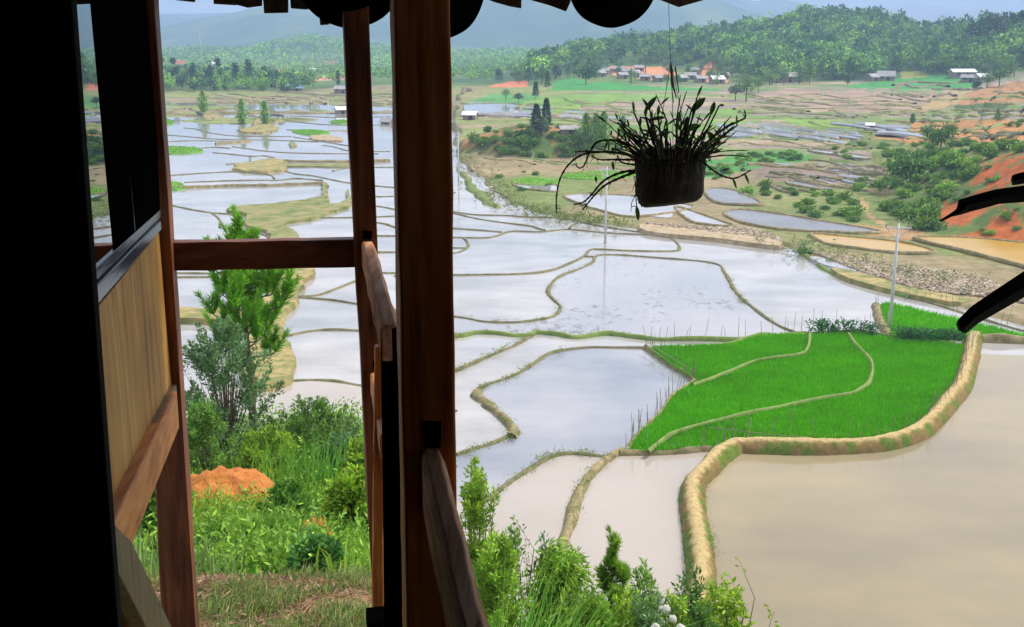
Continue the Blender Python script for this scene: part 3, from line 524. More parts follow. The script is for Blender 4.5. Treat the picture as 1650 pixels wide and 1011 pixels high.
onland('terrace_water', Z([(0, 485), (100, 480), (270, 492), (280, 520), (180, 530), (60, 535), (0, 525)], 750, 20, 3.3), WW, .1, False)
onland('green_paddy_floor', Cc([(500, 440), (600, 432), (740, 455), (700, 482), (560, 488), (460, 470)]), M['bund_grass'], .1, False)
onland('gravel_bank', G([(-340, 250), (0, 272), (200, 280), (300, 310), (345, 340), (330, 366), (150, 345), (0, 326), (-340, 292)]), M['stone'], .12, False)
onland('gravel_bank', G([(480, 388), (700, 435), (900, 462), (1200, 492), (1400, 545), (1600, 640), (1580, 650), (1300, 592), (950, 532), (700, 462)]), M['stone'], .12, False)
onland('gravel_bank', G([(600, 480), (750, 505), (900, 545), (1100, 590), (1300, 640), (1200, 650), (950, 600), (700, 535)]), M['ochre_land'], .06, False)

def bank(pts, wd, ht, mat):
    pp = [(v.x, v.y) for v in cat_rom([(a, b, 0) for a, b in pts], 8)]; hp = hit(pp); P = [Vector(q) for q in hp]; k = [P[0]]
    for q in P[1:]:
        if abs(q.y-k[-1].y) < 14: k.append(q)
    if len(k) < 4: return
    m = len(k); vs = []; prof = [(-1, -.6), (-.5, .7), (0, 1), (.5, .7), (1, -.6)]
    for i, p in enumerate(k):
        t_ = k[min(i+1, m-1)]-k[max(i-1, 0)]; t_.z = 0
        if t_.length < 1e-4: t_ = Vector((1, 0, 0))
        t_.normalize(); s_ = Vector((t_.y, -t_.x, 0)); f_ = 1+.7*mnoise.noise(p*.12)+.4*mnoise.noise(p*.6)
        for a, b in prof: vs.append((p.x+s_.x*a*wd/2*f_, p.y+s_.y*a*wd/2*f_, p.z+b*ht*f_))
    tag(np_mesh('terrace_bank', vs, [(i*5+j, i*5+j+1, i*5+6+j, i*5+5+j) for i in range(m-1) for j in range(4)], mat, smooth=True), kind='structure')
rb = random.Random(77)
def lines(x0, x1, y0, y1, n, lmin, lmax, slope, wd, ht, mats):
    for i in range(n):
        y = rb.uniform(y0, y1); x = rb.uniform(x0, x1-lmin*.5); l_ = rb.uniform(lmin, lmax); k = 5; sl = slope+rb.gauss(0, .02)
        pts = [(x+l_*j/k, y+sl*l_*j/k+rb.gauss(0, 1.2+.01*l_)) for j in range(k+1)]; pts = [q for q in pts if q[0] < x1+20]
        if len(pts) > 2: sc = (21/((y-55)/1765))/250; bank(pts, wd*sc, ht*sc, M[rb.choice(mats)])
lines(1150, 1480, 152, 200, 30, 60, 220, .03, 1.0, .28, ['dike', 'thin_dike', 'land'])
lines(1150, 1400, 200, 236, 20, 60, 200, .05, 1.0, .30, ['dike', 'bund_grass', 'land'])
lines(1200, 1440, 262, 300, 16, 60, 200, .10, 1.3, .55, ['thin_dike', 'dike'])
lines(740, 1010, 165, 196, 18, 60, 180, .02, 1.0, .26, ['dike', 'thin_dike', 'bund_grass'])
lines(780, 1200, 255, 285, 12, 60, 200, .06, 1.0, .30, ['dike', 'bund_grass'])
lines(1420, 1650, 138, 228, 26, 50, 160, .0, 1.1, .40, ['thin_dike', 'land', 'bund_grass'])
lines(262, 640, 190, 262, 26, 50, 240, .01, .8, .25, ['dike', 'thin_dike', 'bund_grass'])
lines(255, 640, 152, 195, 44, 50, 220, .01, 1.0, .25, ['dike', 'bund_grass', 'thin_dike'])
lines(130, 262, 190, 420, 14, 40, 120, .03, .7, .2, ['thin_dike'])
for i in range(16):
    x = rb.uniform(1160, 1420); y = rb.uniform(196, 222); l_ = rb.uniform(30, 90); onland('terrace_water', [(x, y), (x+l_*.5, y+2), (x+l_, y+5+l_*.04), (x+l_*.9, y+7+l_*.04), (x+l_*.4, y+4.5), (x, y+2.5)], M[rb.choice(['water', 'grey_water'])], .15, False)
for i in range(14):
    x = rb.uniform(745, 1000); y = rb.uniform(168, 194); l_ = rb.uniform(30, 80); onland('terrace_water', [(x, y), (x+l_*.5, y-.5), (x+l_, y+2), (x+l_*.9, y+3.5), (x+l_*.4, y+3), (x, y+2)], M[rb.choice(['water', 'grey_water'])], .15, False)
for i in range(14):
    x = rb.uniform(1210, 1400); y = rb.uniform(262, 296); l_ = rb.uniform(30, 80); onland('terrace_water', [(x, y), (x+l_*.5, y+3), (x+l_, y+8), (x+l_*.9, y+10), (x+l_*.4, y+6.5), (x, y+3)], M['grey_water'], .12, False)
# ------------------------------------------------------------------ the timber house round the camera
Wd = Vector((-.173, .985, 0)).normalized(); Nd = Vector((.985, .173, 0)).normalized(); UP = Vector((0, 0, 1))
PW = at(258, 365, 4.45)
def onwall(px, py, off=0.0):
    a, b = ray(px, py); d = Vector((a, 1, b)); o = Vector((0, 0, H)); p0 = PW+Nd*off
    k = (p0-o).dot(Nd)/d.dot(Nd); return o+d*k
house = tag(empty('timber_house', (-1.2, 2.0, 17.3)), 'dark timber house with open window, plywood panel, red-brown posts and rails', 'house')
house.matrix_world
HL = Vector(house.location)
class HM(MB):
    def build(s, name, mat, parent=house, **k):
        off = HL if parent is not None else Vector((0, 0, 0)); s.v = [tuple(Vector(v)-off) for v in s.v]
        return MB.build(s, name, mat, parent=parent, **k)
def wp(name, pts, mat, th=.05, off=0.0, parent=house, bevel=.003):
    m = HM(); m.prism([onwall(a, b, off) for a, b in pts], -Nd*th); return m.build(name, mat, parent=parent, bevel=bevel)
# near black partition
ptn = HM(); Yp = 2.45
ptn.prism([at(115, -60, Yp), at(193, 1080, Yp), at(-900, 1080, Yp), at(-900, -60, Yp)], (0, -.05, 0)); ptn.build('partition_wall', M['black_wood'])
e = HM(); e.prism([at(114, -60, Yp), at(119.5, -60, Yp), at(203, 1080, Yp), at(192, 1080, Yp)], (0, -.03, 0)); e.build('door_jamb', M['edge_wood'], bevel=.002)
wp('wall_panel', [(150, 505), (262, 368), (285, 629), (180, 838)], M['panel'], .015, -.02)
wp('lower_beam', [(160, 893), (285, 630), (289, 690), (165, 1000)], M['side_beam'], .09, .02, bevel=.006)
wp('panel_batten', [(165, 865), (284, 620), (285.5, 632), (167, 885)], M['brace'], .03, .005)
win = wp('window', [(146, 472), (259, 356), (260.5, 370), (150, 500)], M['frame_blue'], .05, .015)     # sill board
def wc(name, pts, mat, th, off): return wp(name, pts, mat, th, off, parent=win)
def fixp(o): o.matrix_parent_inverse.identity(); return o
for nm, pts, mt, th, off in [
    ('sill', [(146, 464), (259, 350), (259, 358), (146, 476)], 'frame_blue', .20, -.02),
    ('sill_ledge', [(146, 440), (259, 338), (259, 351), (146, 462)], 'frame_blue', .03, .004),
    ('stile', [(146, -30), (184, -30), (219, 384), (187, 416)], 'black_wood', .02, .0),
    ('stile', [(187, -30), (241, -30), (259, 352), (223, 388)], 'black_wood', .05, .0),
    ('top_rail', [(110, -60), (250, -60), (242, 4), (110, 12)], 'black_wood', .05, -.01),
    ('pane', [(112, -20), (200, -20), (230, 380), (150, 440)], 'glass', .005, -.004)]:
    m_ = MB(); m_.prism([onwall(a, b, off)-HL for a, b in pts], -Nd*th); m_.build(nm, M[mt], parent=win, bevel=.002 if nm != 'pane' else 0)
# corner post, middle post, pillar
def vpost(name, xb, yb, xt, yt, Y, wpx0, wpx1, dep, mat, par=house, jit=.0025, seed=1, sl=0.0):
    # xb/xt: left edge px at bottom/top; widths in px there
    a0, a1 = at(xb, yb, Y), at(xb+wpx0, yb, Y); b0, b1 = at(xt, yt, Y), at(xt+wpx1, yt, Y); m = HM(); r = random.Random(seed); n = 14; vs = []
    for i in range(n+1):
        t_ = i/n; l = a0.lerp(b0, t_); q = a1.lerp(b1, t_)
        for p, dd in ((l, 0), (q, 0), (q, dep), (l, dep)): vs.append(p+Wd*dd+Vector((r.uniform(-jit, jit), r.uniform(-jit, jit), 0)))
    fs = [(3, 2, 1, 0), tuple(4*n+k for k in range(4))]+[(4*i+k, 4*i+(k+1) % 4, 4*i+4+(k+1) % 4, 4*i+4+k) for i in range(n) for k in range(4)]
    m.add(vs, fs); return m.build(name, mat, parent=par, bevel=.006)
vpost('corner_post', 264, 1120, 214, -80, 4.55, 59, 30, .14, M['post_shaded'], seed=2)
vpost('middle_post', 608, 1100, 545, -90, 4.70, 24, 46, .12, M['post_shaded'], seed=3, jit=.004)
vpost('pillar', 656, 1100, 633.5, -60, 2.18, 84, 92, .115, M['post'], seed=4, jit=.0015)
m = HM(); m.prism([at(614.5, 533, 3.2), at(619, 527, 3.2), at(643, 527, 3.2), at(648, 533, 3.2), at(652, 1120, 3.2), at(622, 1120, 3.2)], Wd*.05); m.build('stub_post', M['black_wood'], bevel=.006)
vpost('lower_stud', 600, 985, 604, 560, 3.9, 18, 14, .05, M['post'], seed=8)
vpost('lower_stud', 617, 985, 616, 640, 4.15, 11, 8, .05, M['side_beam'], seed=9)
m = HM(); m.beam(at(610, 1000, 3.7)-Nd*.045, at(610, 1000, 3.7)+Nd*.09, Wd*.12, UP*.055, 4, .003); m.build('floor_joist', M['black_wood'], bevel=.006)
# rails
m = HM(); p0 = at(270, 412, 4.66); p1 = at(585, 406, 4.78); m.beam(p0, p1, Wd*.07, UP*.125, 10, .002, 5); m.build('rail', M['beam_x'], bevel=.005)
def handrail(a, b, wd, ht, seed, mat='beam_y', cham=.35):
    m = HM(); a, b = Vector(a), Vector(b); d = (b-a).normalized(); s_ = d.cross(UP).normalized(); n = 16; r = random.Random(seed)
    pr = [(-.5, -1), (-.5, -.12), (-.38, 0), (.22, -.01), (.5, -cham), (.5, -1)]; vs = []
    for i in range(n+1):
        c = a.lerp(b, i/n)+s_*r.uniform(-.002, .002)
        for u, v in pr: vs.append(c+s_*(u*wd+r.uniform(-.0012, .0012))+UP*(v*ht+r.uniform(-.0015, .0015)))
    q = len(pr); m.add(vs, [tuple(range(q-1, -1, -1)), tuple(n*q+k for k in range(q))]+[(i*q+k, i*q+(k+1) % q, (i+1)*q+(k+1) % q, (i+1)*q+k) for i in range(n) for k in range(q)])
    return m.build('handrail', M[mat], bevel=.004)
handrail(at(631, 524, 3.2), at(594, 388, 4.70), .062, .115, 11)
handrail(at(800, 1140, 1.27), at(697, 722, 2.18), .050, .14, 12, cham=.22)
handrail(at(622, 700, 3.65), at(604.5, 600, 4.70), .045, .09, 13, 'side_beam')
for a, b, c_, d_, Y in [(681, 679, 711, 722, 2.178), (583, 372, 600, 386, 4.697), (600, 582, 611, 600, 4.697)]:
    m = HM(); m.prism([at(a, b, Y), at(c_, b+1, Y), at(c_-1, d_, Y), at(a+2, d_, Y)], (0, .03, 0)); m.build('mortise_shade', M['black_wood'])  # solid black block painted as the shade inside a mortise hole
# brace under the wall and a thin post
m = HM(); m.prism([onwall(186, 846, .03), onwall(212, 872, .03), onwall(300, 1060, .03), onwall(262, 1060, .03), onwall(186, 915, .03)], -Nd*.05); m.build('brace', M['brace'], bevel=.004)
wp('thin_post', [(193, 890), (208, 900), (222, 1080), (203, 1080)], M['side_beam'], .05, -.05)
# shell of the room behind and above
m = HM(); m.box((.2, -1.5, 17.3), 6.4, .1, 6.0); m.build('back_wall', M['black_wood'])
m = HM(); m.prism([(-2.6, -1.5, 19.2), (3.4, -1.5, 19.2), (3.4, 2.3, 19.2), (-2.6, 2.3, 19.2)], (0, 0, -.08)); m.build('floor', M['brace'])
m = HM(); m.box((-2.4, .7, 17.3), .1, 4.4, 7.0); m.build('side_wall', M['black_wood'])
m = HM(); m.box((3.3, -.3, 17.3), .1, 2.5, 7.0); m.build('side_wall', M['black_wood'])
# roof: a deck and its eave row of shakes and gutter tiles
Ye = 4.95; SL = math.tan(math.radians(24)); RB = Vector((0, -math.cos(math.radians(24)), math.sin(math.radians(24))))
roof = HM(); z0 = at(825, -40, 4.6).z
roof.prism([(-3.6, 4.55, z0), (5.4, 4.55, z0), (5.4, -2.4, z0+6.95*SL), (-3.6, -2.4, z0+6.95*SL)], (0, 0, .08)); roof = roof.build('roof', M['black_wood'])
def shake(poly, Y=Ye, th=.022, ln=1.1, mat='tile'):
    m = MB(); P = [at(a, b, Y) for a, b in poly]; n = len(P); back = RB*ln; tn = Vector((0, math.sin(math.radians(24)), math.cos(math.radians(24))))*th
    m.prism([p-HL for p in P], Vector((0, -th, 0))); # front lip
    lowz = min(P, key=lambda p: p.z).z; l = min(P, key=lambda p: p.x); r = max(P, key=lambda p: p.x); zt = max(P, key=lambda p: p.z).z-.03
    a, b = Vector((l.x+.006, Y-.03, zt)), Vector((r.x-.006, Y-.03, zt)); m.prism([a-HL, b-HL, b+back-HL, a+back-HL], tn)
    return m.build('roof_shake', M[mat], parent=roof, bevel=.003)
for pl in [[(283, -60), (314, -60), (315, 4), (285, 1)], [(343, -60), (383, -60), (382, 9), (346, 7)], [(380, -60), (424, -60), (423, 10), (400, 13), (382, 8)], [(421, -60), (466, -60), (465, 21), (427, 22)],
           [(463, -60), (512, -60), (510, 10), (495, 16), (470, 14)], [(508, -60), (526, -60), (531, 40), (517, 41)], [(777, -60), (842, -60), (840, 14), (822, 11), (797, 4), (779, -3)],
           [(838, -60), (922, -60), (919, 4), (912, 19), (885, 9), (846, -2)], [(1050, -60), (1135, -60), (1132, 1), (1093, 12), (1052, -4)], [(1128, -60), (1230, -60), (1228, -8), (1180, -2), (1132, -8)], [(225, -60), (286, -60), (286, -6), (226, -3)],
           [(312, -60), (345, -60), (345, -6), (314, -3)]]: shake(pl)
def gutter(cx_, cy_, rx, ry, Y, a0=-8, a1=188, ln=1.2, rim=.02):
    m = MB(); n = 40; R = rx*Y/F; R2_ = ry*Y/F; c = at(cx_, cy_, Y)-HL; vs = []; back = RB*ln
    for j, off in enumerate((Vector((0, 0, 0)), back)):
        for rr in (1, 1-rim/R):
            for i in range(n+1):
                a = math.radians(a0+(a1-a0)*i/n); w_ = 1+.006*math.sin(i*.7); vs.append(c+off+Vector((math.cos(a)*R*rr*w_, 0, -math.sin(a)*R2_*rr*w_)))
    k = n+1; fs = []
    for i in range(n): fs += [(i, i+1, k+i+1, k+i), (2*k+i, 3*k+i, 3*k+i+1, 2*k+i+1), (i, 2*k+i, 2*k+i+1, i+1), (k+i, k+i+1, 3*k+i+1, 3*k+i)]
    m.add(vs, fs)
    # end board that closes the gutter
    vs = []; c2 = c+Vector((0, -.05, 0))
    for i in range(n+1):
        a = math.radians(a0+(a1-a0)*i/n); vs.append(c2+Vector((math.cos(a)*R*.985, 0, -math.sin(a)*R2_*.985)))
    m.add(vs, [tuple(range(n+1))])
    return m.build('gutter_tile', M['black_wood'], parent=roof)
gutter(986, -24, 68, 64, 4.9); gutter(700, -15, 77, 75, 4.95); gutter(563, -34, 80, 74, 4.85)
# ------------------------------------------------------------------ hanging orchid in a tree-fern pot
YP = 4.45; pl0 = at(1078, 330, YP); PLN = empty('hanging_orchid', pl0)
tag(PLN, 'dark orchid with drooping stems in a brown pot hung from the eave', 'hanging plant')
class PM(MB):
    def build(s, name, mat, parent=PLN, **k):
        s.v = [tuple(Vector(v)-pl0) for v in s.v]; return MB.build(s, name, mat, parent=parent, **k)
def Pz(X, Y_, dy=0.0): return at(860+X/3.745, 100+Y_/3.745, YP+dy)
m = PM(); n = 40; rings = [(-.005, .36), (.015, .43), (.06, .465), (.12, .485), (.19, .495), (.262, .50), (.275, .46)]; cc = at(1078, 328, YP+.13); vs = []; Rr = 117*YP/F
for h_, r_ in rings:
    for k in range(n):
        a = 2*math.pi*k/n; q = 1+.05*mnoise.noise(Vector((math.cos(a)*3, math.sin(a)*3, h_*14)))+.03*mnoise.noise(Vector((math.cos(a)*12, math.sin(a)*12, h_*40)))
        vs.append(cc+Vector((math.cos(a)*Rr*r_*q*(1+.05*(h_ < .1)*(math.cos(a) > .5)), math.sin(a)*.115*q*(r_/.49), h_*.82-.02*math.sin(a)+(.012*math.cos(a) if h_ < .03 else 0))))
fs = [(i*n+k, i*n+(k+1) % n, (i+1)*n+(k+1) % n, (i+1)*n+k) for i in range(len(rings)-1) for k in range(n)]+[tuple(range(n-1, -1, -1)), tuple((len(rings)-1)*n+k for k in range(n))]
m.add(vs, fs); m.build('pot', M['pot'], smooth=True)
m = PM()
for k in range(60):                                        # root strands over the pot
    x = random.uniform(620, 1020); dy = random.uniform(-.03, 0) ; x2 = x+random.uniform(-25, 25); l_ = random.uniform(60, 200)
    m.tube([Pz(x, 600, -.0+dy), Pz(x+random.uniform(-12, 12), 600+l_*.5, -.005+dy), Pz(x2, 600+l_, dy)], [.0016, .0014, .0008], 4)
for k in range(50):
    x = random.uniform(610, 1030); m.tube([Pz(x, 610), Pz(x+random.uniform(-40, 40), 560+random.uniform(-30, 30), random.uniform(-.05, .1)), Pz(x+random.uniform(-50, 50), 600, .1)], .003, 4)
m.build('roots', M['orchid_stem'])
stems = PM(); leavs = PM()
def stem(pts, r0, r1, dy=0.0, node=True):
    P = cat_rom([Pz(a, b, dy+(c[0] if c else 0)) for a, b, *c in pts], 7); k = len(P); rad = []
    for i in range(k):
        t_ = i/(k-1); q = r0+(r1-r0)*t_; rad.append(q*(1.28 if node and i % 3 == 0 else .9))
    stems.tube(P, rad, 6); return P
def lance(p, d, ln, wd, seed=0, nrm=None):
    d = Vector(d).normalized(); s_ = (nrm or Vector((.3, -1, .2))).cross(d).normalized(); up = d.cross(s_); vs = []; st = 6
    for i in range(st+1):
        t_ = i/st; w_ = wd*math.sin(math.pi*min(1, t_*.92+.06))**.8; c = p+d*ln*t_-Vector((0, 0, ln*.12*t_*t_)); vs += [c-s_*w_/2+up*w_*.15, c, c+s_*w_/2+up*w_*.15]
    k = len(leavs.v); leavs.add(vs, [(3*i+j, 3*i+j+1, 3*i+4+j, 3*i+3+j) for i in range(st) for j in (0, 1)])
long_ = [([(620, 575), (500, 548), (340, 548), (240, 592), (170, 680), (140, 790), (136, 912)], .0052, .0022), ([(650, 550), (560, 492), (450, 472), (372, 492), (332, 560), (302, 628), (270, 640), (254, 612)], .0050, .002),
 ([(610, 655), (520, 670), (420, 720), (350, 800), (300, 845), (240, 862)], .0055, .0022), ([(612, 665), (520, 700), (430, 745), (370, 800), (330, 850), (292, 896)], .0055, .0022), ([(620, 585), (520, 550), (400, 542), (300, 540), (245, 542)], .0045, .0015),
 ([(620, 620), (560, 615), (520, 600), (505, 560)], .0045, .002), ([(620, 590), (480, 590), (400, 590), (350, 568)], .005, .002), ([(940, 585), (1050, 482), (1150, 402), (1232, 360), (1276, 336), (1272, 292)], .0062, .0022),
 ([(950, 590), (1030, 520), (1080, 480), (1140, 440)], .005, .002), ([(1000, 590), (1060, 560), (1100, 495)], .0045, .002), ([(1010, 592), (1080, 652), (1150, 692), (1222, 700), (1312, 652)], .0052, .0022),
 ([(615, 760), (616, 800), (592, 850), (586, 905)], .0022, .001), ([(610, 690), (616, 800), (622, 880)], .002, .0015), ([(625, 700), (640, 820), (652, 876)], .004, .002), ([(720, 560), (620, 470), (560, 430), (505, 500)], .004, .0015), ([(760, 540), (600, 440), (560, 400), (515, 350)], .004, .0015)]
for pts, r0, r1 in long_:
    P = stem(pts, r0*1.12, r1*1.2, -.02)
    for q in range(5):
        i = random.randrange(3, len(P)); a_ = random.uniform(0, 6.28); stems.tube([P[i], P[i]+Vector((math.cos(a_)*.02, 0, math.sin(a_)*.03-.01))], [.0016, .0008], 4)
for k in range(84):
    x0 = random.uniform(650, 1010); fr = (x0-830)/180; ang = fr*62+random.gauss(0, 15); ln = random.uniform(130, 430)*(1-.25*abs(fr)); a_ = math.radians(ang); dy = random.uniform(-.09, .10)
    x1, y1 = x0+math.sin(a_)*ln*.5, 580-math.cos(a_)*ln*.5; b_ = a_+math.radians(random.gauss(0, 14)); x2, y2 = x1+math.sin(b_)*ln*.5, y1-math.cos(b_)*ln*.5
    P = stem([(x0, 585), (x1, y1), (x2, y2)], random.uniform(.0032, .0056), .0018, dy)
    if random.random() < .55:
        for q in range(random.randint(1, 3)):
            i = random.randrange(len(P)//2, len(P)); aa = random.uniform(-1.2, 1.2); lance(P[i], (math.sin(aa), random.uniform(-.4, .4), math.cos(aa)), random.uniform(.03, .065), .009)
for (x0, y0, x1, y1, wd) in [(668, 302, 742, 192, .022), (948, 302, 1036, 200, .03), (1068, 320, 1092, 228, .020), (748, 330, 756, 250, .014), (700, 350, 800, 322, .016), (870, 370, 880, 290, .02), (900, 410, 1010, 372, .028), (640, 400, 645, 320, .012),
                             (705, 300, 655, 205, .012), (605, 305, 598, 225, .010), (985, 215, 1018, 130, .010), (1120, 262, 1150, 258, .010), (1200, 700, 1225, 760, .010), (1270, 670, 1300, 730, .010), (1130, 655, 1180, 640, .008), (620, 870, 632, 950, .018), (370, 690, 380, 725, .010), (470, 520, 490, 560, .012), (475, 600, 482, 650, .012), (1040, 420, 1110, 470, .02), (930, 330, 905, 390, .02)]:
    p, q = Pz(x0, y0, -.05), Pz(x1, y1, -.05); xb = 830+(x0-830)*.45
    if y0 < 560: stems.tube(cat_rom([Pz(xb, 590, -.03), Pz((xb+x0)/2, (590+y0)/2, -.05), p], 4), .0035, 5)
    lance(p, q-p, (q-p).length, wd, nrm=Vector((.05, -1, .1)))
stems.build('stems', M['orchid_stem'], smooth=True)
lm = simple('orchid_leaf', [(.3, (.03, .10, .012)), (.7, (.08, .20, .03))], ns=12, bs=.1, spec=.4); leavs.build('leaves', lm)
m = PM(); top = at(1076, -45, 4.62)
m.tube([top, at(1081, 130, 4.5), Pz(845, 250)], .0016, 5)
for q in ((640, 590, -.08), (1010, 590, -.05), (840, 590, .10)): m.tube([at(1081, 100, 4.49), Pz((840*2+q[0])/3, 330, q[2]*.4), Pz(*q)], .0014, 5)
m.tube([at(1081, 108, 4.49), at(1085, 140, 4.48), at(1090, 158, 4.47)], [.004, .005, .003], 6); m.tube([at(1088, 108, 4.49), at(1094, 150, 4.47)], [.0035, .002], 6)
m.build('wire', M['darkmetal'])
# ------------------------------------------------------------------ black curved fronds at the right
fr = empty('dry_frond', at(1790, 420, 2.4)); tag(fr, 'black dried frond with curved strap leaves reaching in from the right edge', 'palm frond'); fo = Vector(fr.location)
def strap(pl, Y0, th):
    m = MB(); n = len(pl)//2; vs = []
    for k, (p, q) in enumerate(pl):
        a, b = at(p[0], p[1], Y0), at(q[0], q[1], Y0); c = (a+b)/2; vs += [a-fo, c-fo+Vector((0, -th*1.6, 0)), b-fo, c-fo+Vector((0, th, 0))]
    k = len(pl); fs = [(4*i+j, 4*i+(j+1) % 4, 4*i+4+(j+1) % 4, 4*i+4+j) for i in range(k-1) for j in range(4)]+[(0, 1, 2, 3), (4*k-1, 4*k-2, 4*k-3, 4*k-4)]
    m.add(vs, fs); m.build('leaf_blade', M['dark_leaf'], parent=fr)
strap([((1514, 356), (1515, 357)), ((1530, 345), (1533, 350)), ((1541, 337), (1550, 346)), ((1545, 322), (1565, 341)), ((1575, 313), (1585, 336)), ((1605, 305), (1610, 329)), ((1650, 299), (1650, 326)), ((1720, 296), (1720, 335)), ((1800, 300), (1800, 350))], 2.4, .006)
strap([((1542, 519), (1544, 532)), ((1545, 514), (1556, 538)), ((1565, 494), (1577, 521)), ((1600, 470), (1614, 500)), ((1650, 437), (1664, 472)), ((1720, 405), (1735, 440)), ((1800, 385), (1805, 425))], 2.4, .008)
strap([((1630, 284), (1631, 299)), ((1634, 281), (1640, 298)), ((1680, 270), (1685, 290)), ((1800, 260), (1800, 290))], 2.45, .006)
m = MB(); m.tube([at(1800, 200, 2.4)-fo, at(1795, 420, 2.4)-fo, at(1800, 900, 2.4)-fo, at(1790, 1500, 2.4)-fo], [.012, .016, .02, .03], 8); m.build('midrib', M['dark_leaf'], parent=fr)
# ------------------------------------------------------------------ foliage helpers
def unit(v): return v/np.maximum(np.linalg.norm(v, axis=-1, keepdims=True), 1e-9)
def leaf_quads(P, D, size, asp, rng):
    n = len(P); D = unit(D); r = unit(rng.normal(size=(n, 3))); s_ = unit(np.cross(D, r)); size = np.broadcast_to(size, (n,))[:, None]
    a = P; t_ = P+D*size; m_ = P+D*size*.45; l = m_+s_*size*asp/2; q = m_-s_*size*asp/2
    V = np.stack([a, l, t_, q], 1).reshape(-1, 3); return V, np.arange(4*n).reshape(n, 4)
def blades(P, h, wd, lean, rng, curve=.35):
    n = len(P); a = rng.uniform(0, 2*np.pi, n); out_ = np.stack([np.cos(a), np.sin(a), np.zeros(n)], 1)*(lean*rng.uniform(.3, 1.2, n))[:, None]; h = np.broadcast_to(h, (n,))[:, None]
    s_ = np.stack([-np.sin(a+1.2), np.cos(a+1.2), np.zeros(n)], 1)*np.broadcast_to(wd, (n,))[:, None]/2; up = np.array([0, 0, 1.0])
    m_ = P+up*h*.55+out_*h*.35; t_ = P+up*h*(1-curve*np.linalg.norm(out_, axis=1, keepdims=True))+out_*h
    V = np.stack([P-s_, P+s_, m_+s_*.8, m_-s_*.8, t_+s_*.08, t_-s_*.08], 1).reshape(-1, 3)
    i = np.arange(n)[:, None]*6; return V, np.concatenate([i+np.array([[0, 1, 2, 3]]), i+np.array([[3, 2, 4, 5]])])
def colmix(n, k, c1, c2, rng, jit=.25):
    t_ = rng.random(n)[:, None]; c = np.asarray(c1)*(1-t_)+np.asarray(c2)*t_; return np.repeat(c*(1+jit*rng.uniform(-1, 1, (n, 1))), k, 0)
def bush(name, label, cat, px, pytop, d, wpx, c1, c2, nclump=26, per=170, lsize=.09, asp=.4, droop=0.0, shape=.55, seed=1, up=.3, spread=.17, stem=True, group=None, zlow=.04):
    rng = np.random.default_rng(seed); top = at(px, pytop, d); gz = ground(top.x, d); h = top.z-gz; Wm = wpx*d/F*1.22; base = Vector((top.x, d, gz-.05))
    root = empty(name, base); tag(root, label, cat, group); nt_ = int(nclump*2.6); mb = MB()
    tz = zlow+(1-zlow)*rng.random(nt_)**.85; prof = np.clip(np.sin(np.pi*np.clip(tz*.80+.17, 0, 1)), .08, 1)**shape; ang = rng.uniform(0, 2*np.pi, nt_); rr = np.sqrt(rng.uniform(.12, 1, nt_))*prof*Wm/2
    E_ = np.stack([np.cos(ang)*rr, np.sin(ang)*rr, tz*h*.97], 1); E_ += rng.normal(size=E_.shape)*Wm*.03; E_[0] = (0, 0, h)
    tl = np.minimum(h*.30, .55)*rng.uniform(.5, 1.2, nt_); dirn = unit(np.stack([np.cos(ang)*rr/Wm*1.6, np.sin(ang)*rr/Wm*1.6, .55+.6*tz], 1)+rng.normal(size=(nt_, 3))*.18); S_ = E_-dirn*tl[:, None]; S_[:, 2] = np.maximum(S_[:, 2], .02)
    for i in range(nt_):
        if i % 2 == 0: mb.tube([Vector((S_[i, 0]*.15, S_[i, 1]*.15, S_[i, 2]*.3)), Vector(S_[i]), Vector(E_[i])], [h*.004+.003, .004, .0015], 4)
    mb.tube([(0, 0, -.1), (0.02, 0, h*.3), (0, 0, h*.6)], [h*.010+.006, h*.008+.004, h*.004], 6)
    if stem: mb.build('stem', M['bark'], root)
    n_ = np.maximum(5, (per*.45*rng.uniform(.5, 1.4, nt_)).astype(int)); idx_ = np.repeat(np.arange(nt_), n_); t_ = rng.random(len(idx_))**.8; rad = lsize*.9*(1.15-t_)[:, None]*rng.uniform(.2, 1.6, (len(idx_), 1)); off = unit(rng.normal(size=(len(idx_), 3)))
    P = S_[idx_]+(E_-S_)[idx_]*t_[:, None]+off*rad; P[:, 2] = np.maximum(P[:, 2], .02); D = off*1.0+dirn[idx_]*(.75+up)+rng.normal(size=P.shape)*.25-np.array([0, 0, droop*1.7])
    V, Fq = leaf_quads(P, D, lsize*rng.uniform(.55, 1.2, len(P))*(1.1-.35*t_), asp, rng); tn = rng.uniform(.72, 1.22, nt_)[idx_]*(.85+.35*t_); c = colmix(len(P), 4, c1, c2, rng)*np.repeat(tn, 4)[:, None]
    np_mesh('foliage', V, Fq, M['leaf'], c, root); return root
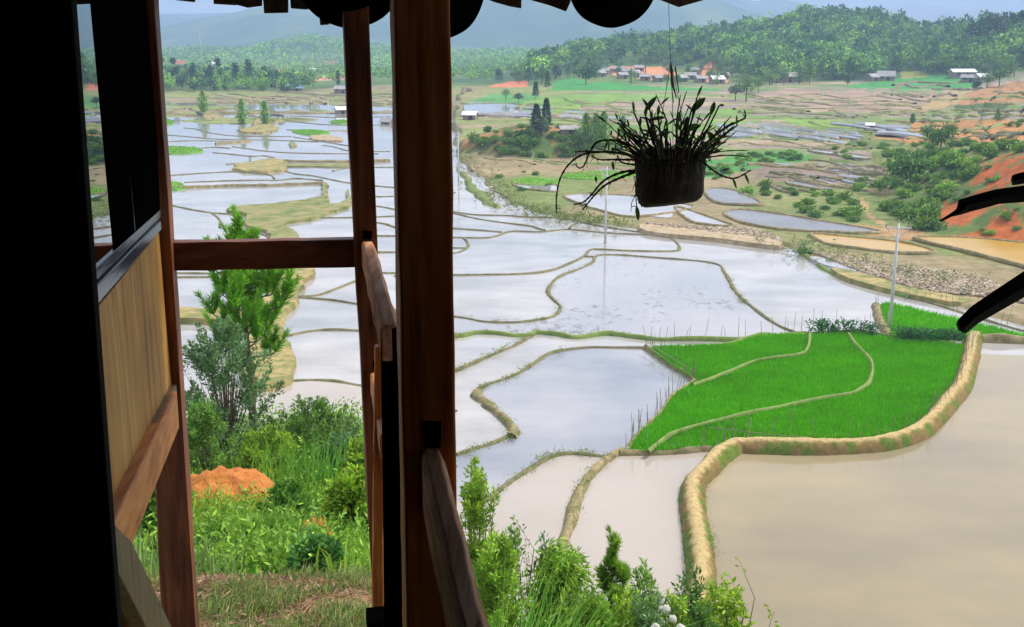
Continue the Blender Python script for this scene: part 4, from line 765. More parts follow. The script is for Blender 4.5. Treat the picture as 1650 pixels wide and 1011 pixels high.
def pine(name, label, px, pytop, d, wpx, c1, c2, seed, nb=34, cand=.5, needle=.17, low=.38, dense=150, group=None):
    rng = np.random.default_rng(seed); top = at(px, pytop, d); gz = ground(top.x, d); h = top.z-gz; Wm = wpx*d/F; root = empty(name, (top.x, d, gz-.05)); tag(root, label, 'tree', group)
    mb = MB(); mb.tube([(0, 0, -.1), (.05, 0, h*.35), (-.04, 0, h*.7), (0, 0, h*.97)], [h*.016+.01, h*.012+.01, h*.007, .01], 7); VV = []; FF = []; CC = []; k0 = 0
    for b_ in range(nb):
        t_ = low+(1-low)*(b_+.5)/nb; a = b_*2.4+rng.uniform(-.4, .4); r = Wm/2*(1.05-((t_-low)/(1-low))**3.2*.95)*rng.uniform(.35, 1.1); z = h*t_*.88
        p0 = np.array([0, 0, z]); p1 = np.array([math.cos(a)*r*.65, math.sin(a)*r*.65, z+r*.18]); p2 = np.array([math.cos(a)*r, math.sin(a)*r, z+r*.62+.1])
        if b_ == nb-1: p1 = np.array([0, 0, h*.9]); p2 = np.array([0, 0, h])
        mb.tube([Vector(p0), Vector(p1), Vector(p2)], [.022, .015, .006], 5)
        subs = [(p1, p2)]
        for q in range(4):
            s0 = p0+(p1-p0)*rng.uniform(.4, 1)+(p2-p1)*rng.uniform(0, .6); s1 = s0+np.array([rng.normal()*.16, rng.normal()*.16, rng.uniform(.25, .6)])*(Wm/2.4); subs.append((s0, s1)); mb.tube([Vector(s0), Vector(s1)], [.010, .004], 4)
        for s0, s1 in subs:
            n = dense; tt = rng.random(n)[:, None]; P = s0+(s1-s0)*tt; dd = unit(s1-s0); D = unit(rng.normal(size=(n, 3)))*.9+dd*rng.uniform(.7, 1.3, (n, 1))+np.array([0, 0, .25])
            V, Fq = leaf_quads(P, D, needle*rng.uniform(.6, 1.1, n)*(1.1-.45*tt[:, 0]), .10, rng); VV.append(V); FF.append(Fq+k0); k0 += len(V); tone = rng.uniform(.75, 1.3)
            CC.append(colmix(n, 4, c1, c2, rng)*tone)
    mb.build('trunk', M['bark'], root, smooth=True); np_mesh('crown', np.concatenate(VV), np.concatenate(FF), M['leaf'], np.concatenate(CC), root); return root
G1, G2 = (.10, .26, .025), (.28, .48, .05); DG1, DG2 = (.045, .13, .025), (.13, .26, .05); GG1, GG2 = (.09, .19, .07), (.23, .36, .14); YG1, YG2 = (.18, .36, .02), (.42, .56, .05); PG1, PG2 = (.09, .28, .015), (.26, .52, .03)
pine('young_pine', 'tall young pine with upright green shoots behind the veranda rail', 385, 347, 24, 205, PG1, PG2, 11, 34, low=.50, needle=.26, dense=170)
bush('grey_green_tree', 'grey-green small-leaved tree in front of the young pine trunk', 'tree', 352, 508, 21.5, 165, GG1, GG2, 44, 260, .10, .42, 0, .5, 21, spread=.13, zlow=.3)
bush('bush', 'dusky green rounded shrub beside the middle post, above the orange soil', 'shrub', 500, 640, 22, 150, (.08, .19, .04), (.24, .38, .07), 46, 240, .10, .4, 0, .5, 22, spread=.12)
bush('bush', 'pale grey-green shrub right behind the middle post', 'shrub', 552, 690, 20, 90, GG1, GG2, 26, 220, .09, .4, 0, .5, 23, spread=.16)
bush('sapling', 'thin leafy sapling poking above the dusky green shrub', 'sapling', 560, 640, 20.5, 44, (.08, .18, .05), (.2, .32, .08), 14, 60, .09, .4, 0, .6, 24, spread=.2)
bush('bush', 'bright glossy-leaved shrub left of the middle post beside the small orange patch', 'shrub', 562, 745, 13.5, 88, G1, YG2, 34, 190, .10, .5, 0, .45, 25, spread=.15)
bush('bush', 'small dark broad-leaved shrub at the edge of the dry grass', 'shrub', 505, 868, 10, 70, (.05, .17, .04), (.16, .34, .07), 20, 90, .11, .6, .3, .45, 26, spread=.17)
bush('bush', 'dark leafy shrub seen under the wall beam left of the corner post', 'shrub', 236, 760, 11.5, 75, DG1, G2, 26, 130, .12, .5, .4, .5, 27, spread=.17)
bush('bush', 'shaded green shrub behind the corner post near the pine', 'shrub', 325, 640, 19, 95, (.07, .18, .03), (.20, .36, .06), 26, 190, .10, .4, 0, .5, 28, spread=.15)
bush('bush', 'low leafy shrub growing between the two orange soil patches', 'shrub', 462, 770, 15, 90, G1, (.16, .30, .05), 26, 150, .10, .4, 0, .5, 29, spread=.15)
bush('bush', 'yellow-green shrub against the right edge of the pillar', 'shrub', 766, 735, 13, 82, (.17, .34, .03), (.42, .56, .07), 40, 230, .085, .34, 0, .35, 31, spread=.14)
bush('sapling', 'slim sapling rising between the pillar shrub and the bamboo-leaved bush', 'sapling', 826, 826, 12.4, 48, (.10, .22, .04), (.26, .38, .08), 18, 90, .08, .36, 0, .6, 32, spread=.2)
bush('sapling', 'thin pale twig plant standing over the water left of the drooping bush', 'sapling', 850, 862, 12.6, 34, (.16, .24, .07), (.28, .36, .12), 10, 34, .07, .36, 0, .6, 33, spread=.25)
bush('bamboo_leaved_bush', 'bush with drooping narrow light-green leaves at the bottom centre', 'bush', 902, 862, 12, 150, (.10, .26, .02), (.38, .56, .06), 46, 210, .15, .20, .9, .55, 34, spread=.13)
bush('sapling', 'grey-green sprig sticking out above the drooping bush', 'sapling', 876, 853, 12.1, 34, GG1, GG2, 9, 50, .09, .4, 0, .6, 35, spread=.26)
pine('young_pine', 'small young pine with dark candle shoots at the bottom centre', 990, 858, 12.5, 120, (.13, .30, .03), (.38, .54, .07), 36, 22, low=.35, needle=.15, dense=120)
bush('bush', 'mixed green bush right of the small pine', 'bush', 1036, 898, 12, 90, (.11, .26, .05), (.30, .46, .09), 30, 200, .085, .36, 0, .45, 37, spread=.15)
bush('bush', 'dark narrow bush left of the big dike foot', 'bush', 1112, 905, 11.5, 70, DG1, (.12, .24, .05), 24, 120, .09, .4, 0, .5, 38, spread=.16)
bush('bush', 'bright yellow-green bush at the foot of the big dike', 'bush', 1168, 928, 11, 118, YG1, YG2, 32, 120, .10, .40, .4, .45, 39, spread=.16)
bush('sapling', 'leafy sprig standing out against the brown pond', 'sapling', 1190, 893, 11, 62, YG1, YG2, 9, 20, .10, .45, .5, .6, 40, spread=.14)
bush('bush', 'pale green bush just below the pillar shrub, right of the near handrail', 'bush', 800, 850, 11.5, 110, (.14, .32, .03), (.38, .54, .06), 40, 200, .085, .34, 0, .4, 61)
bush('bush', 'green bush filling the gap between the drooping bush and small pine', 'bush', 948, 915, 11.5, 110, (.12, .29, .03), (.34, .50, .06), 36, 200, .085, .34, 0, .4, 62)
bush('bush', 'low grey-green bush left of the white flowers', 'bush', 1050, 950, 10.5, 90, GG1, GG2, 30, 180, .08, .34, 0, .4, 63)
bush('bush', 'low dark bush right of the white flowers', 'bush', 1125, 958, 10.5, 80, DG1, (.14, .26, .06), 30, 160, .08, .36, 0, .4, 64)
bush('bush', 'tall leafy shrub pressed against the left side of the middle post', 'shrub', 578, 705, 16, 70, G1, YG2, 30, 190, .10, .42, 0, .35, 71)
bush('bush', 'dark-leaved shrub right of the corner post under the orange heap', 'shrub', 345, 850, 12, 70, DG1, G2, 26, 150, .10, .45, .2, .45, 72)
bush('bush', 'leafy green shrub between the orange heap and the dry patch', 'shrub', 430, 838, 12.5, 100, G1, G2, 30, 150, .09, .42, .1, .45, 73)
bush('bush', 'bright shrub in the green band right of the pine trunk', 'shrub', 430, 690, 20, 110, G1, YG2, 34, 220, .10, .4, 0, .45, 74)
bush('bush', 'low bright bush between the small pine and the white flowers', 'bush', 1012, 940, 10.8, 90, YG1, YG2, 30, 160, .08, .36, 0, .4, 75)
bush('bush', 'leafy bush at the bottom left of the dike foot', 'bush', 1090, 942, 10.8, 70, G1, YG2, 24, 140, .08, .4, .2, .4, 76)
bush('sapling', 'tiny sprig at the bottom edge over the brown pond', 'sapling', 1248, 978, 10.5, 40, YG1, YG2, 6, 14, .08, .4, .3, .6, 41, spread=.2)
# clump of long bright blades, and tall grasses
def clump(name, label, px, d, pytop, n, rad, c1, c2, wd, lean, seed, group=None, curve=.35):
    rng = np.random.default_rng(seed); top = at(px, pytop, d); gz = ground(top.x, d); h = top.z-gz; P = np.stack([rng.normal(0, rad, n), rng.normal(0, rad, n), np.zeros(n)], 1)
    P[:, 2] = T(top.x+P[:, 0], d+P[:, 1])-gz-.03; V, Fq = blades(P, h*rng.uniform(.55, 1.12, n), wd, lean, rng, curve); o = np_mesh(name, V, Fq, M['leaf'], colmix(n, 6, c1, c2, rng)); o.location = (top.x, d, gz); return tag(o, label, 'grass clump', group)
clump('grass_clump', 'large clump of long bright arching blades beside the near handrail', 830, 8.2, 905, 420, .20, (.10, .30, .03), (.26, .50, .06), .022, .55, 51, curve=.5)
clump('grass_clump', 'second bright arching grass clump below the bamboo-leaved bush', 866, 8.6, 950, 260, .22, (.12, .30, .03), (.26, .48, .08), .02, .7, 52, curve=.5)
clump('grass_clump', 'upright bright green grass tuft above the orange mound', 500, 19, 700, 300, .55, (.08, .26, .03), (.20, .42, .05), .035, .3, 53)
clump('grass_clump', 'tall grass tuft in front of the orange mound', 440, 12.5, 800, 260, .35, (.12, .28, .04), (.26, .44, .08), .02, .35, 54)
clump('grass_clump', 'tall pale grass under the wall beam by the corner post', 235, 9.5, 850, 260, .35, (.12, .24, .05), (.30, .42, .14), .016, .35, 55)
clump('grass_clump', 'grass tuft growing out of the dry patch', 545, 8.0, 962, 150, .09, (.10, .26, .04), (.20, .38, .06), .012, .6, 56)
clump('grass_clump', 'bright grass clump right at the foot of the middle post', 585, 12, 850, 300, .4, (.10, .27, .04), (.22, .42, .07), .02, .4, 57)
def inpx(P, margin=30):
    px, py = project(P[:, 0], P[:, 1], P[:, 2]); return px, py
def scatter(n, d0, d1, u0, u1, rng):
    d = np.sqrt(rng.uniform(d0*d0, d1*d1, n)); u = rng.uniform(u0, u1, n); x = u*d; return np.stack([x, d, T(x, d)], 1)
rng = np.random.default_rng(60)
MOUND = [(376, 806, 60, 34), (515, 862, 26, 22)]
def offmound(P):
    px, py = inpx(P); k = np.ones(len(P), bool)
    for a, b, c, e in MOUND: k &= ((px-a)/c)**2+((py-b)/e)**2 > 1
    return P[k]
P = offmound(scatter(26000, 9.3, 34, -.42, .0, rng)); f = fbm(P[:, 0]/1.5, P[:, 1]/1.5); P = P[f > .36]; tone = .6+.9*fbm(P[:, 0]/2, P[:, 1]/2)
hh = rng.uniform(.15, .65, len(P))*(.5+fbm(P[:, 0]/1.1+8, P[:, 1]/1.1)); V, Fq = blades(P, hh, .02+.0009*P[:, 1], .5, rng)
tag(np_mesh('hillside_grass', V, Fq, M['leaf'], colmix(len(P), 6, (.11, .29, .02), (.42, .58, .06), rng)*np.repeat(tone, 6)[:, None]), 'bright green grass and fern covering the near slope', 'grass', kind='stuff')
def cover(name, label, P, h, size, asp, c1, c2, per, rng, rad=.3):
    n = len(P)*per; Q_ = np.repeat(P, per, 0)+rng.normal(size=(n, 3))*np.array([rad, rad, 0]); Q_[:, 2] += rng.random(n)**1.2*np.repeat(h, per); D = rng.normal(size=(n, 3))+np.array([0, 0, .35])
    V, Fq = leaf_quads(Q_, D, size*rng.uniform(.6, 1.3, n), asp, rng); tone = np.repeat(rng.uniform(.65, 1.3, len(P)), per)
    return tag(np_mesh(name, V, Fq, M['leaf'], colmix(n, 4, c1, c2, rng)*np.repeat(tone, 4)[:, None]), label, 'ground cover', kind='stuff')
P = offmound(scatter(2600, 10, 33, -.42, .0, rng)); cover('undergrowth', 'leafy undergrowth and ferns between the shrubs on the near slope', P, rng.uniform(.2, .8, len(P))*np.interp(P[:, 1], [17, 22], [.8, 1.7]), .10, .35, (.08, .23, .02), (.32, .52, .06), 60, rng, .28)
P = scatter(1500, 9, 33, -.08, .5, rng); px, py = inpx(P); P = P[px < 1400]; cover('undergrowth', 'low leafy growth on the slope below the view at right', P, rng.uniform(.3, 1.0, len(P))*np.where(project(P[:, 0], P[:, 1], P[:, 2])[0] < 1080, 1.5, .6), .11, .35, (.10, .27, .02), (.36, .54, .06), 60, rng, .3)
P = scatter(5200, 5, 9.6, -.42, .05, rng); f = fbm(P[:, 0]*1.6, P[:, 1]*1.6); P = P[f > .52]; n = len(P); V, Fq = blades(np.repeat(P, 5, 0)+rng.normal(size=(5*n, 3))*np.array([.05, .05, 0]), rng.uniform(.04, .16, 5*n), .012, .9, rng)
tag(np_mesh('short_grass', V, Fq, M['leaf'], colmix(5*n, 6, (.10, .20, .04), (.30, .34, .10), rng)), 'short sparse grass on the dry brown patch', 'grass', kind='stuff')
P = scatter(20000, 5, 9.6, -.42, .05, rng); n = len(P); P[:, 2] += .012; V, Fq = leaf_quads(P, rng.normal(size=(n, 3))*np.array([1, 1, .25]), rng.uniform(.05, .13, n), .14, rng)
tag(np_mesh('dry_litter', V, Fq, M['leaf'], colmix(n, 4, (.17, .09, .05), (.46, .30, .17), rng)), 'dead leaves and straw on the dry patch', 'leaf litter', kind='stuff')
# orange soil heaps
def heap(label, px, py, d, rx, ry, h, seed, name='soil_heap'):
    c = at(px, py, d); gz = ground(c.x, d); n = 48; vs = []; fs = []
    for j in range(n+1):
        for i in range(n+1):
            x = (i/n*2-1); y = (j/n*2-1); r = math.hypot(x, y); p = Vector((x*rx, y*ry, 0)); k = max(0, 1-r*r)**.8*(1+.5*mnoise.noise(p*1.1+Vector((seed, 0, 0))))+.14*mnoise.noise(p*3+Vector((0, seed, 0)))+.14*mnoise.noise(p*7)+.07*mnoise.noise(p*19)
            vs.append((x*rx*1.15, y*ry*1.15, ground(c.x+x*rx*1.15, d+y*ry*1.15)-gz+h*k-.12*(r > .92)-.25*(r > 1.05)))
    fs = [(j*(n+1)+i, j*(n+1)+i+1, (j+1)*(n+1)+i+1, (j+1)*(n+1)+i) for j in range(n) for i in range(n)]
    o = np_mesh(name, vs, fs, M['soil'], smooth=True); o.location = (c.x, d, gz); return tag(o, label, 'soil heap')
heap('large heap of bare orange soil among the green plants', 378, 800, 17.5, 1.0, 1.5, .62, 3)
heap('small patch of orange soil beside the glossy shrub', 512, 865, 13.2, .28, .6, .5, 8)
# white flower heads
fl = at(1078, 1000, 7.6); gz = ground(fl.x, 7.6); root = empty('flowering_plant', (fl.x, 7.6, gz)); tag(root, 'plant with round cream-white flower heads at the bottom edge', 'flower'); rf = random.Random(5)
for px, py, r in ((1073, 982, .034), (1084, 998, .032), (1056, 1012, .036), (1096, 1014, .042)):
    c = at(px, py, 7.6)-Vector((fl.x, 7.6, gz)); mb = MB(); st = MB(); st.tube([(c.x*.3, 0, 0), (c.x*.8, .02, c.z*.6), c], [.006, .005, .004], 5); st.build('stem', M['stem'], root)
    for k in range(150):
        v = Vector((rf.gauss(0, 1), rf.gauss(0, 1), rf.gauss(.5, 1))).normalized(); p = c+v*r*rf.uniform(.8, 1); s_ = v.orthogonal().normalized(); s_.rotate(__import__('mathutils').Quaternion(v, rf.uniform(0, 6.28))); t2 = v.cross(s_); q = .008
        mb.add([p-s_*q, p+t2*q*.7+v*.003, p+s_*q, p-t2*q*.7+v*.003], [(0, 1, 2, 3)])
    mb.tube([c-Vector((0, 0, r*.7)), c-Vector((0, 0, r*.3)), c+Vector((0, 0, r*.3)), c+Vector((0, 0, r*.75))], [r*.3, r*.8, r*.8, r*.3], 10); mb.build('flower_head', M['flower'], root)
M['rice'].node_tree.nodes['Principled BSDF'].inputs['Specular IOR Level'].default_value = .04
# ------------------------------------------------------------------ green rice
def poly_xy(pts, z=.2): return [(g(a, b, z).x, g(a, b, z).y) for a, b in pts]
def rice(name, label, pts, c1, c2, dens, h, wd, z=.25, avoid=()):
    rng = np.random.default_rng(len(pts)); xy = poly_xy([(v.x, v.y) for v in cat_rom([(a, b, 0) for a, b in pts], 3, True)], z); xs = [p[0] for p in xy]; ys = [p[1] for p in xy]
    A_ = (max(xs)-min(xs))*(max(ys)-min(ys)); n = int(A_*dens); x = rng.uniform(min(xs), max(xs), n); y = rng.uniform(min(ys), max(ys), n); k = pip(x, y, xy) & (sdist(x, y, xy) > .02); x, y = x[k], y[k]
    P = np.stack([x, y, np.full(len(x), z-.08)], 1); V, Fq = blades(P, h*rng.uniform(.7, 1.2, len(x))*(1+.25*(fbm(x/1.3, y/1.3)-.5)), wd, .4, rng); tone = .82+.3*fbm(x*.5, y*1.2)+.3*(fbm(x/6, y/3)-.5)
    tag(np_mesh(name, V, Fq, M['rice'], colmix(len(x), 6, c1, c2, rng, .15)*np.repeat(tone, 6)[:, None]), label, 'rice', kind='stuff')
RC1, RC2 = (.085, .38, .001), (.15, .50, .002); mr = simple('rice_floor', [(.3, (.06, .30, .001)), (.7, (.09, .38, .002))], ns=2, bs=.4, bd=.05); 
R1P = Hh([(130, 112), (300, 103), (500, 93), (610, 58), (840, 53), (1040, 48), (1170, 63), (1500, 98), (1518, 120), (1482, 250), (1428, 335), (1325, 438), (1215, 492), (1000, 512), (500, 508), (400, 548), (200, 566), (34, 566), (62, 520), (102, 470), (162, 420), (202, 370), (236, 322), (310, 270), (335, 255), (300, 235), (230, 193)])
R2P = G([(845, 672), (905, 660), (1100, 705), (1400, 775), (1580, 818), (1900, 880), (1900, 850), (1580, 832), (1340, 832), (1150, 838), (950, 830), (905, 822), (862, 740)])
flat('rice_paddy_floor', gp(R1P, .15), mr, .4, 2); flat('rice_paddy_floor', gp(R2P, .15), mr, .4, 2)
rice('rice_seedlings', 'dense vivid green young rice in the fan-shaped paddy', R1P, RC1, RC2, 150, .30, .06)
rice('rice_seedlings', 'vivid green young rice in the paddy behind the utility pole', R2P, RC1, RC2, 80, .34, .06)
FG1, FG2 = (.14, .34, .02), (.24, .46, .04)
for i, (pl, lb) in enumerate([(B([(0, 600), (270, 603), (345, 635), (200, 652), (0, 652)]), 'light green seedbed in the far left paddies beside the corner post'), (B([(0, 368), (100, 385), (90, 410), (0, 408)]), 'small light green seedbed near the left lone tree'), (A([(30, 135), (120, 140), (160, 178), (40, 184)]), 'light green seedbed corner above the veranda rail'),
    (B([(1090, 460), (1300, 460), (1400, 485), (1230, 500), (1120, 480)]), 'light green seedbed right of the two lone trees'), (B([(1410, 385), (1530, 375), (1560, 400), (1430, 405)]), 'light green seedbed behind the middle post'), (Cc([(440, 460), (560, 438), (740, 458), (700, 484), (560, 490), (470, 478)]), 'bright green seedbed left of the hanging orchid'),
    (Cc([(760, 420), (900, 400), (1100, 395), (1250, 405), (1200, 440), (950, 448), (800, 440)]), 'bright green seedbed behind the orchid stems')]):
    h_ = hit(pl[:6]); z_ = max(.2, float(h_[:, 2].max())+.12); flat('seedbed_floor', gp(pl, z_), simple('seedbed_floor', [(.3, (.10, .26, .02)), (.7, (.16, .36, .03))], ns=1, bs=.2), .4, 2); rice('rice_seedlings', lb, pl, FG1, FG2, 14, .28, .10, z_+.04)
# weeds on bunds
def weeds(name, label, pts, n, h, spread, c1, c2, size, seed, z=.2):
    rng = np.random.default_rng(seed); P0 = cat_rom([g(a, b, z) for a, b in pts], 6); L_ = np.array([tuple(p) for p in P0]); i = rng.integers(0, len(L_)-1, n); t_ = rng.random(n)[:, None]; P = L_[i]*(1-t_)+L_[i+1]*t_+rng.normal(size=(n, 3))*np.array([spread, spread, 0])
    cl = .3+1.4*(vn(P[:, 0]*.9, P[:, 1]*.9) > .45); Q_ = np.repeat(P, 14, 0)+rng.normal(size=(14*n, 3))*.16; Q_[:, 2] = z+rng.random(14*n)*h*np.repeat(cl, 14); V, Fq = leaf_quads(Q_, rng.normal(size=Q_.shape), size*rng.uniform(.6, 1.3, 14*n), .5, rng)
    tag(np_mesh(name, V, Fq, M['leaf'], colmix(14*n, 4, c1, c2, rng)), label, 'weeds', kind='stuff')
weeds('weeds', 'dark green weeds along the top bund of the green rice', Hh([(860, 46), (900, 36), (960, 38), (1060, 40), (1130, 55)]), 90, .5, .2, (.02, .10, .02), (.07, .22, .04), .22, 71, .3)
weeds('weeds', 'weedy strip between the two green rice paddies', Hh([(1230, 66), (1300, 72), (1400, 76), (1510, 78)]), 150, .45, .25, (.02, .10, .02), (.07, .22, .04), .2, 72, .3)
weeds('weeds', 'green weed tuft at the corner of the large white paddy', G([(440, 402), (465, 398), (480, 408)]), 26, .7, .25, (.04, .14, .02), (.12, .28, .05), .25, 73, .3)
weeds('weeds', 'grass tufts on the shaded flank of the curved dike', E([(1150, 350), (1140, 450), (1150, 600), (1165, 760), (1155, 860)]), 150, .18, .07, (.08, .16, .03), (.22, .28, .08), .06, 74, .3)
weeds('weeds', 'grass along the right flank of the curved dike', E([(1300, 235), (1235, 320), (1215, 400), (1230, 560), (1245, 700), (1225, 860)]), 150, .16, .07, (.10, .18, .03), (.24, .30, .08), .06, 75, .32)
weeds('weeds', 'weeds scattered across the stony river bed', G([(330, 350), (600, 420), (900, 500), (1200, 560), (1400, 600)]), 170, .5, 1.6, (.08, .14, .03), (.22, .26, .08), .22, 76, .35)
weeds('weeds', 'weeds along the grassy right bank of the stream', Cc([(60, 260), (300, 480), (480, 640), (800, 700), (1100, 740)]), 320, .5, 1.5, (.10, .16, .03), (.26, .28, .08), .25, 77, .35)
# stones on the river bed
rs = np.random.default_rng(80)
def stones(label, pts, n, s0, s1, seed):
    rng = np.random.default_rng(seed); xy = poly_xy(pts, .4); xs = [p[0] for p in xy]; ys = [p[1] for p in xy]; x = rng.uniform(min(xs), max(xs), n*6); y = rng.uniform(min(ys), max(ys), n*6); k = pip(x, y, xy); x, y = x[k][:n], y[k][:n]
    o8 = np.array([(-1, -1, -.6), (1, -1, -.6), (1, 1, -.6), (-1, 1, -.6), (-.7, -.7, .7), (.7, -.7, .7), (.7, .7, .7), (-.7, .7, .7)]); f6 = np.array([(0, 1, 5, 4), (1, 2, 6, 5), (2, 3, 7, 6), (3, 0, 4, 7), (4, 5, 6, 7)])
    m_ = len(x); sz = rng.uniform(s0, s1, (m_, 1, 1)); j = o8[None]*rng.uniform(.6, 1.3, (m_, 8, 3))*sz; a = rng.uniform(0, 6.28, m_); ca, sa = np.cos(a)[:, None], np.sin(a)[:, None]; jx, jy = j[..., 0]*ca-j[..., 1]*sa, j[..., 0]*sa+j[..., 1]*ca
    z = T(x, y)+.14; V = np.stack([jx+x[:, None], jy+y[:, None], j[..., 2]*.6+z[:, None]], -1).reshape(-1, 3); Fq = (np.arange(m_)[:, None, None]*8+f6[None]).reshape(-1, 4); c = colmix(m_, 8, (.20, .14, .08), (.46, .38, .28), rng, .35)
    tag(np_mesh('river_stones', V, Fq, M['far_leaf'], c), label, 'stones', kind='stuff')
# small tufts that break up the nearer bunds
for i_, p_ in enumerate([D([(95, 585), (300, 570), (480, 575), (600, 575), (850, 573), (1100, 600), (1532, 605)]), E([(795, 235), (740, 280), (680, 350), (640, 430), (610, 540)]), D([(215, 855), (250, 830), (400, 775), (500, 715), (640, 655)]), D([(95, 490), (400, 518), (540, 500), (622, 440), (562, 370), (620, 290), (780, 222)]), D([(480, 582), (300, 670), (95, 760)]), E([(230, 0), (340, 90), (345, 148), (260, 180), (100, 240)]), Hh([(512, 515), (700, 520), (1150, 508), (1290, 468)]), E([(240, 435), (420, 300), (570, 228), (780, 240)]), D([(900, 185), (1300, 215), (1430, 270), (1480, 360), (1532, 420)])]):
    weeds('weeds', ['low tufts on the long green bund', 'tufts on the bund running down to the drooping bush', 'tufts on the curved bund left of the clear paddy', 'tufts on the winding bund behind', 'tufts on the short slanting bund', 'tufts on the hooked bund beside the pillar', 'tufts on the inner crest of the curved dike', 'tufts on the arched bund below the clear paddy', 'tufts on the far bund of the stubble paddy'][i_], p_, 70, .14, .12, (.12, .18, .03), (.32, .36, .09), .09, 200+i_, .12)
stones('pale tan stones heaped along the stream beside the white paddies', G([(-340, 250), (0, 272), (200, 280), (300, 310), (345, 340), (330, 366), (150, 345), (0, 326), (-340, 292)]), 1700, .07, .2, 81)
stones('cobbles strewn over the stony river bed by the utility pole', G([(480, 388), (700, 435), (900, 462), (1200, 492), (1400, 545), (1600, 640), (1580, 660), (1302, 620), (1100, 600), (950, 562), (702, 482)]), 2600, .05, .17, 82)
stones('stones along the stream mouth left of the orchid', Cc([(120, 330), (300, 480), (460, 600), (640, 690), (600, 700), (440, 640), (280, 560)]), 500, .08, .3, 83)
# bamboo stakes
st_m = MB(); st_m.tube([(0, 0, -.3), (.01, 0, .5), (-.01, .01, 1.35)], [.020, .017, .011], 6); st0 = st_m.build('bamboo_stake', M['bamboo'])
first = [True]
def stakes(pts, n, label, grp, h=1.0, z=.1, jit=.12, seed=0):
    r = random.Random(seed); P0 = cat_rom([g(a, b, z) for a, b in pts], 8)
    for k in range(n):
        q = (k+r.uniform(.1, .9))/n*(len(P0)-1); i = min(int(q), len(P0)-2); p = P0[i].lerp(P0[i+1], q-i)+Vector((r.uniform(-jit, jit), r.uniform(-jit, jit), 0))
        o = st0 if first[0] else st0.copy()
        if not first[0]: COL.objects.link(o)
        first[0] = False; o.location = p; s_ = h*r.uniform(.6, 1.3); o.scale = (1, 1, s_); o.rotation_euler = (r.gauss(0, .09), r.gauss(0, .09), r.uniform(0, 6)); tag(o, label, 'stake', grp)
stakes(Hh([(40, 575), (200, 572), (330, 565), (430, 560)]), 10, 'thin stake on the front bund of the rice', 'stakes along the front bund', 1.0, seed=1)
stakes(Hh([(440, 525), (520, 515), (700, 518), (900, 522), (1150, 505), (1290, 460), (1380, 400)]), 24, 'thin stake on the curved dike crest', 'stakes on the curved dike', 1.0, .5, seed=2)
stakes(Hh([(1380, 410), (1450, 330), (1510, 250), (1550, 140), (1572, 70)]), 24, 'stake on the far bend of the dike', 'stakes on the dike bend', .9, .45, seed=3)
stakes(Hh([(30, 560), (60, 515), (100, 465), (160, 415), (200, 365), (235, 318), (310, 265), (330, 250)]), 30, 'fence stake left of the rice', 'stakes left of the green rice', .95, seed=4)
stakes(Hh([(110, 105), (170, 148), (230, 190), (330, 245)]), 16, 'stake at the pointed corner of the rice', 'stakes at the rice corner', .95, seed=5)
stakes(Hh([(150, 80), (300, 75), (500, 70), (700, 52), (820, 35), (1040, 30), (1160, 50)]), 24, 'stake behind the top bund of the rice', 'stakes behind the top bund', .95, seed=6)
stakes(G([(830, 665), (850, 720), (900, 820)]), 7, 'stake on the bund beside the pole', 'stakes beside the utility pole', .95, seed=7)
stakes(G([(960, 625), (1100, 650), (1300, 700), (1500, 760)]), 16, 'stake along the channel behind the pole', 'stakes along the channel', .9, .3, seed=8)
def pole_rail(p, q, label, h0=.5, h1=.5, r=.022):
    a, b = g(*p, .3)+Vector((0, 0, h0)), g(*q, .3)+Vector((0, 0, h1)); m = MB(); m.tube([a, a.lerp(b, .5)-Vector((0, 0, .04)), b], [r, r*.9, r*.7], 6); return tag(m.build('bamboo_pole', M['bamboo'], loc=a), label, 'pole')
pole_rail((1143, 705), (1300, 712), 'long bamboo pole lying level above the front of the green rice', .55, .25)
pole_rail((1040, 562), (1120, 612), 'bamboo rail along the pointed corner of the green rice', .55, .5); pole_rail((1044, 566), (1122, 618), 'lower bamboo rail along the pointed corner of the green rice', .3, .25)
pole_rail((1203, 722), (1209, 700), 'leaning bamboo pole above the dike elbow', .2, .9, .018)

def ordinals(grp):
    o = [q for q in COL.objects if q.get('group') == grp]; o.sort(key=lambda q: project(q.location.x, q.location.y, q.location.z)[0])
    for i, q in enumerate(o, 1):
        sfx = 'th' if 10 <= i % 100 <= 20 else {1: 'st', 2: 'nd', 3: 'rd'}.get(i % 10, 'th'); q['label'] = q['label']+(', %d%s from the left' % (i, sfx) if i > 1 else ', leftmost')
for gname in ('stakes along the front bund', 'stakes on the curved dike', 'stakes on the dike bend', 'stakes left of the green rice', 'stakes at the rice corner', 'stakes behind the top bund', 'stakes beside the utility pole', 'stakes along the channel'): ordinals(gname)
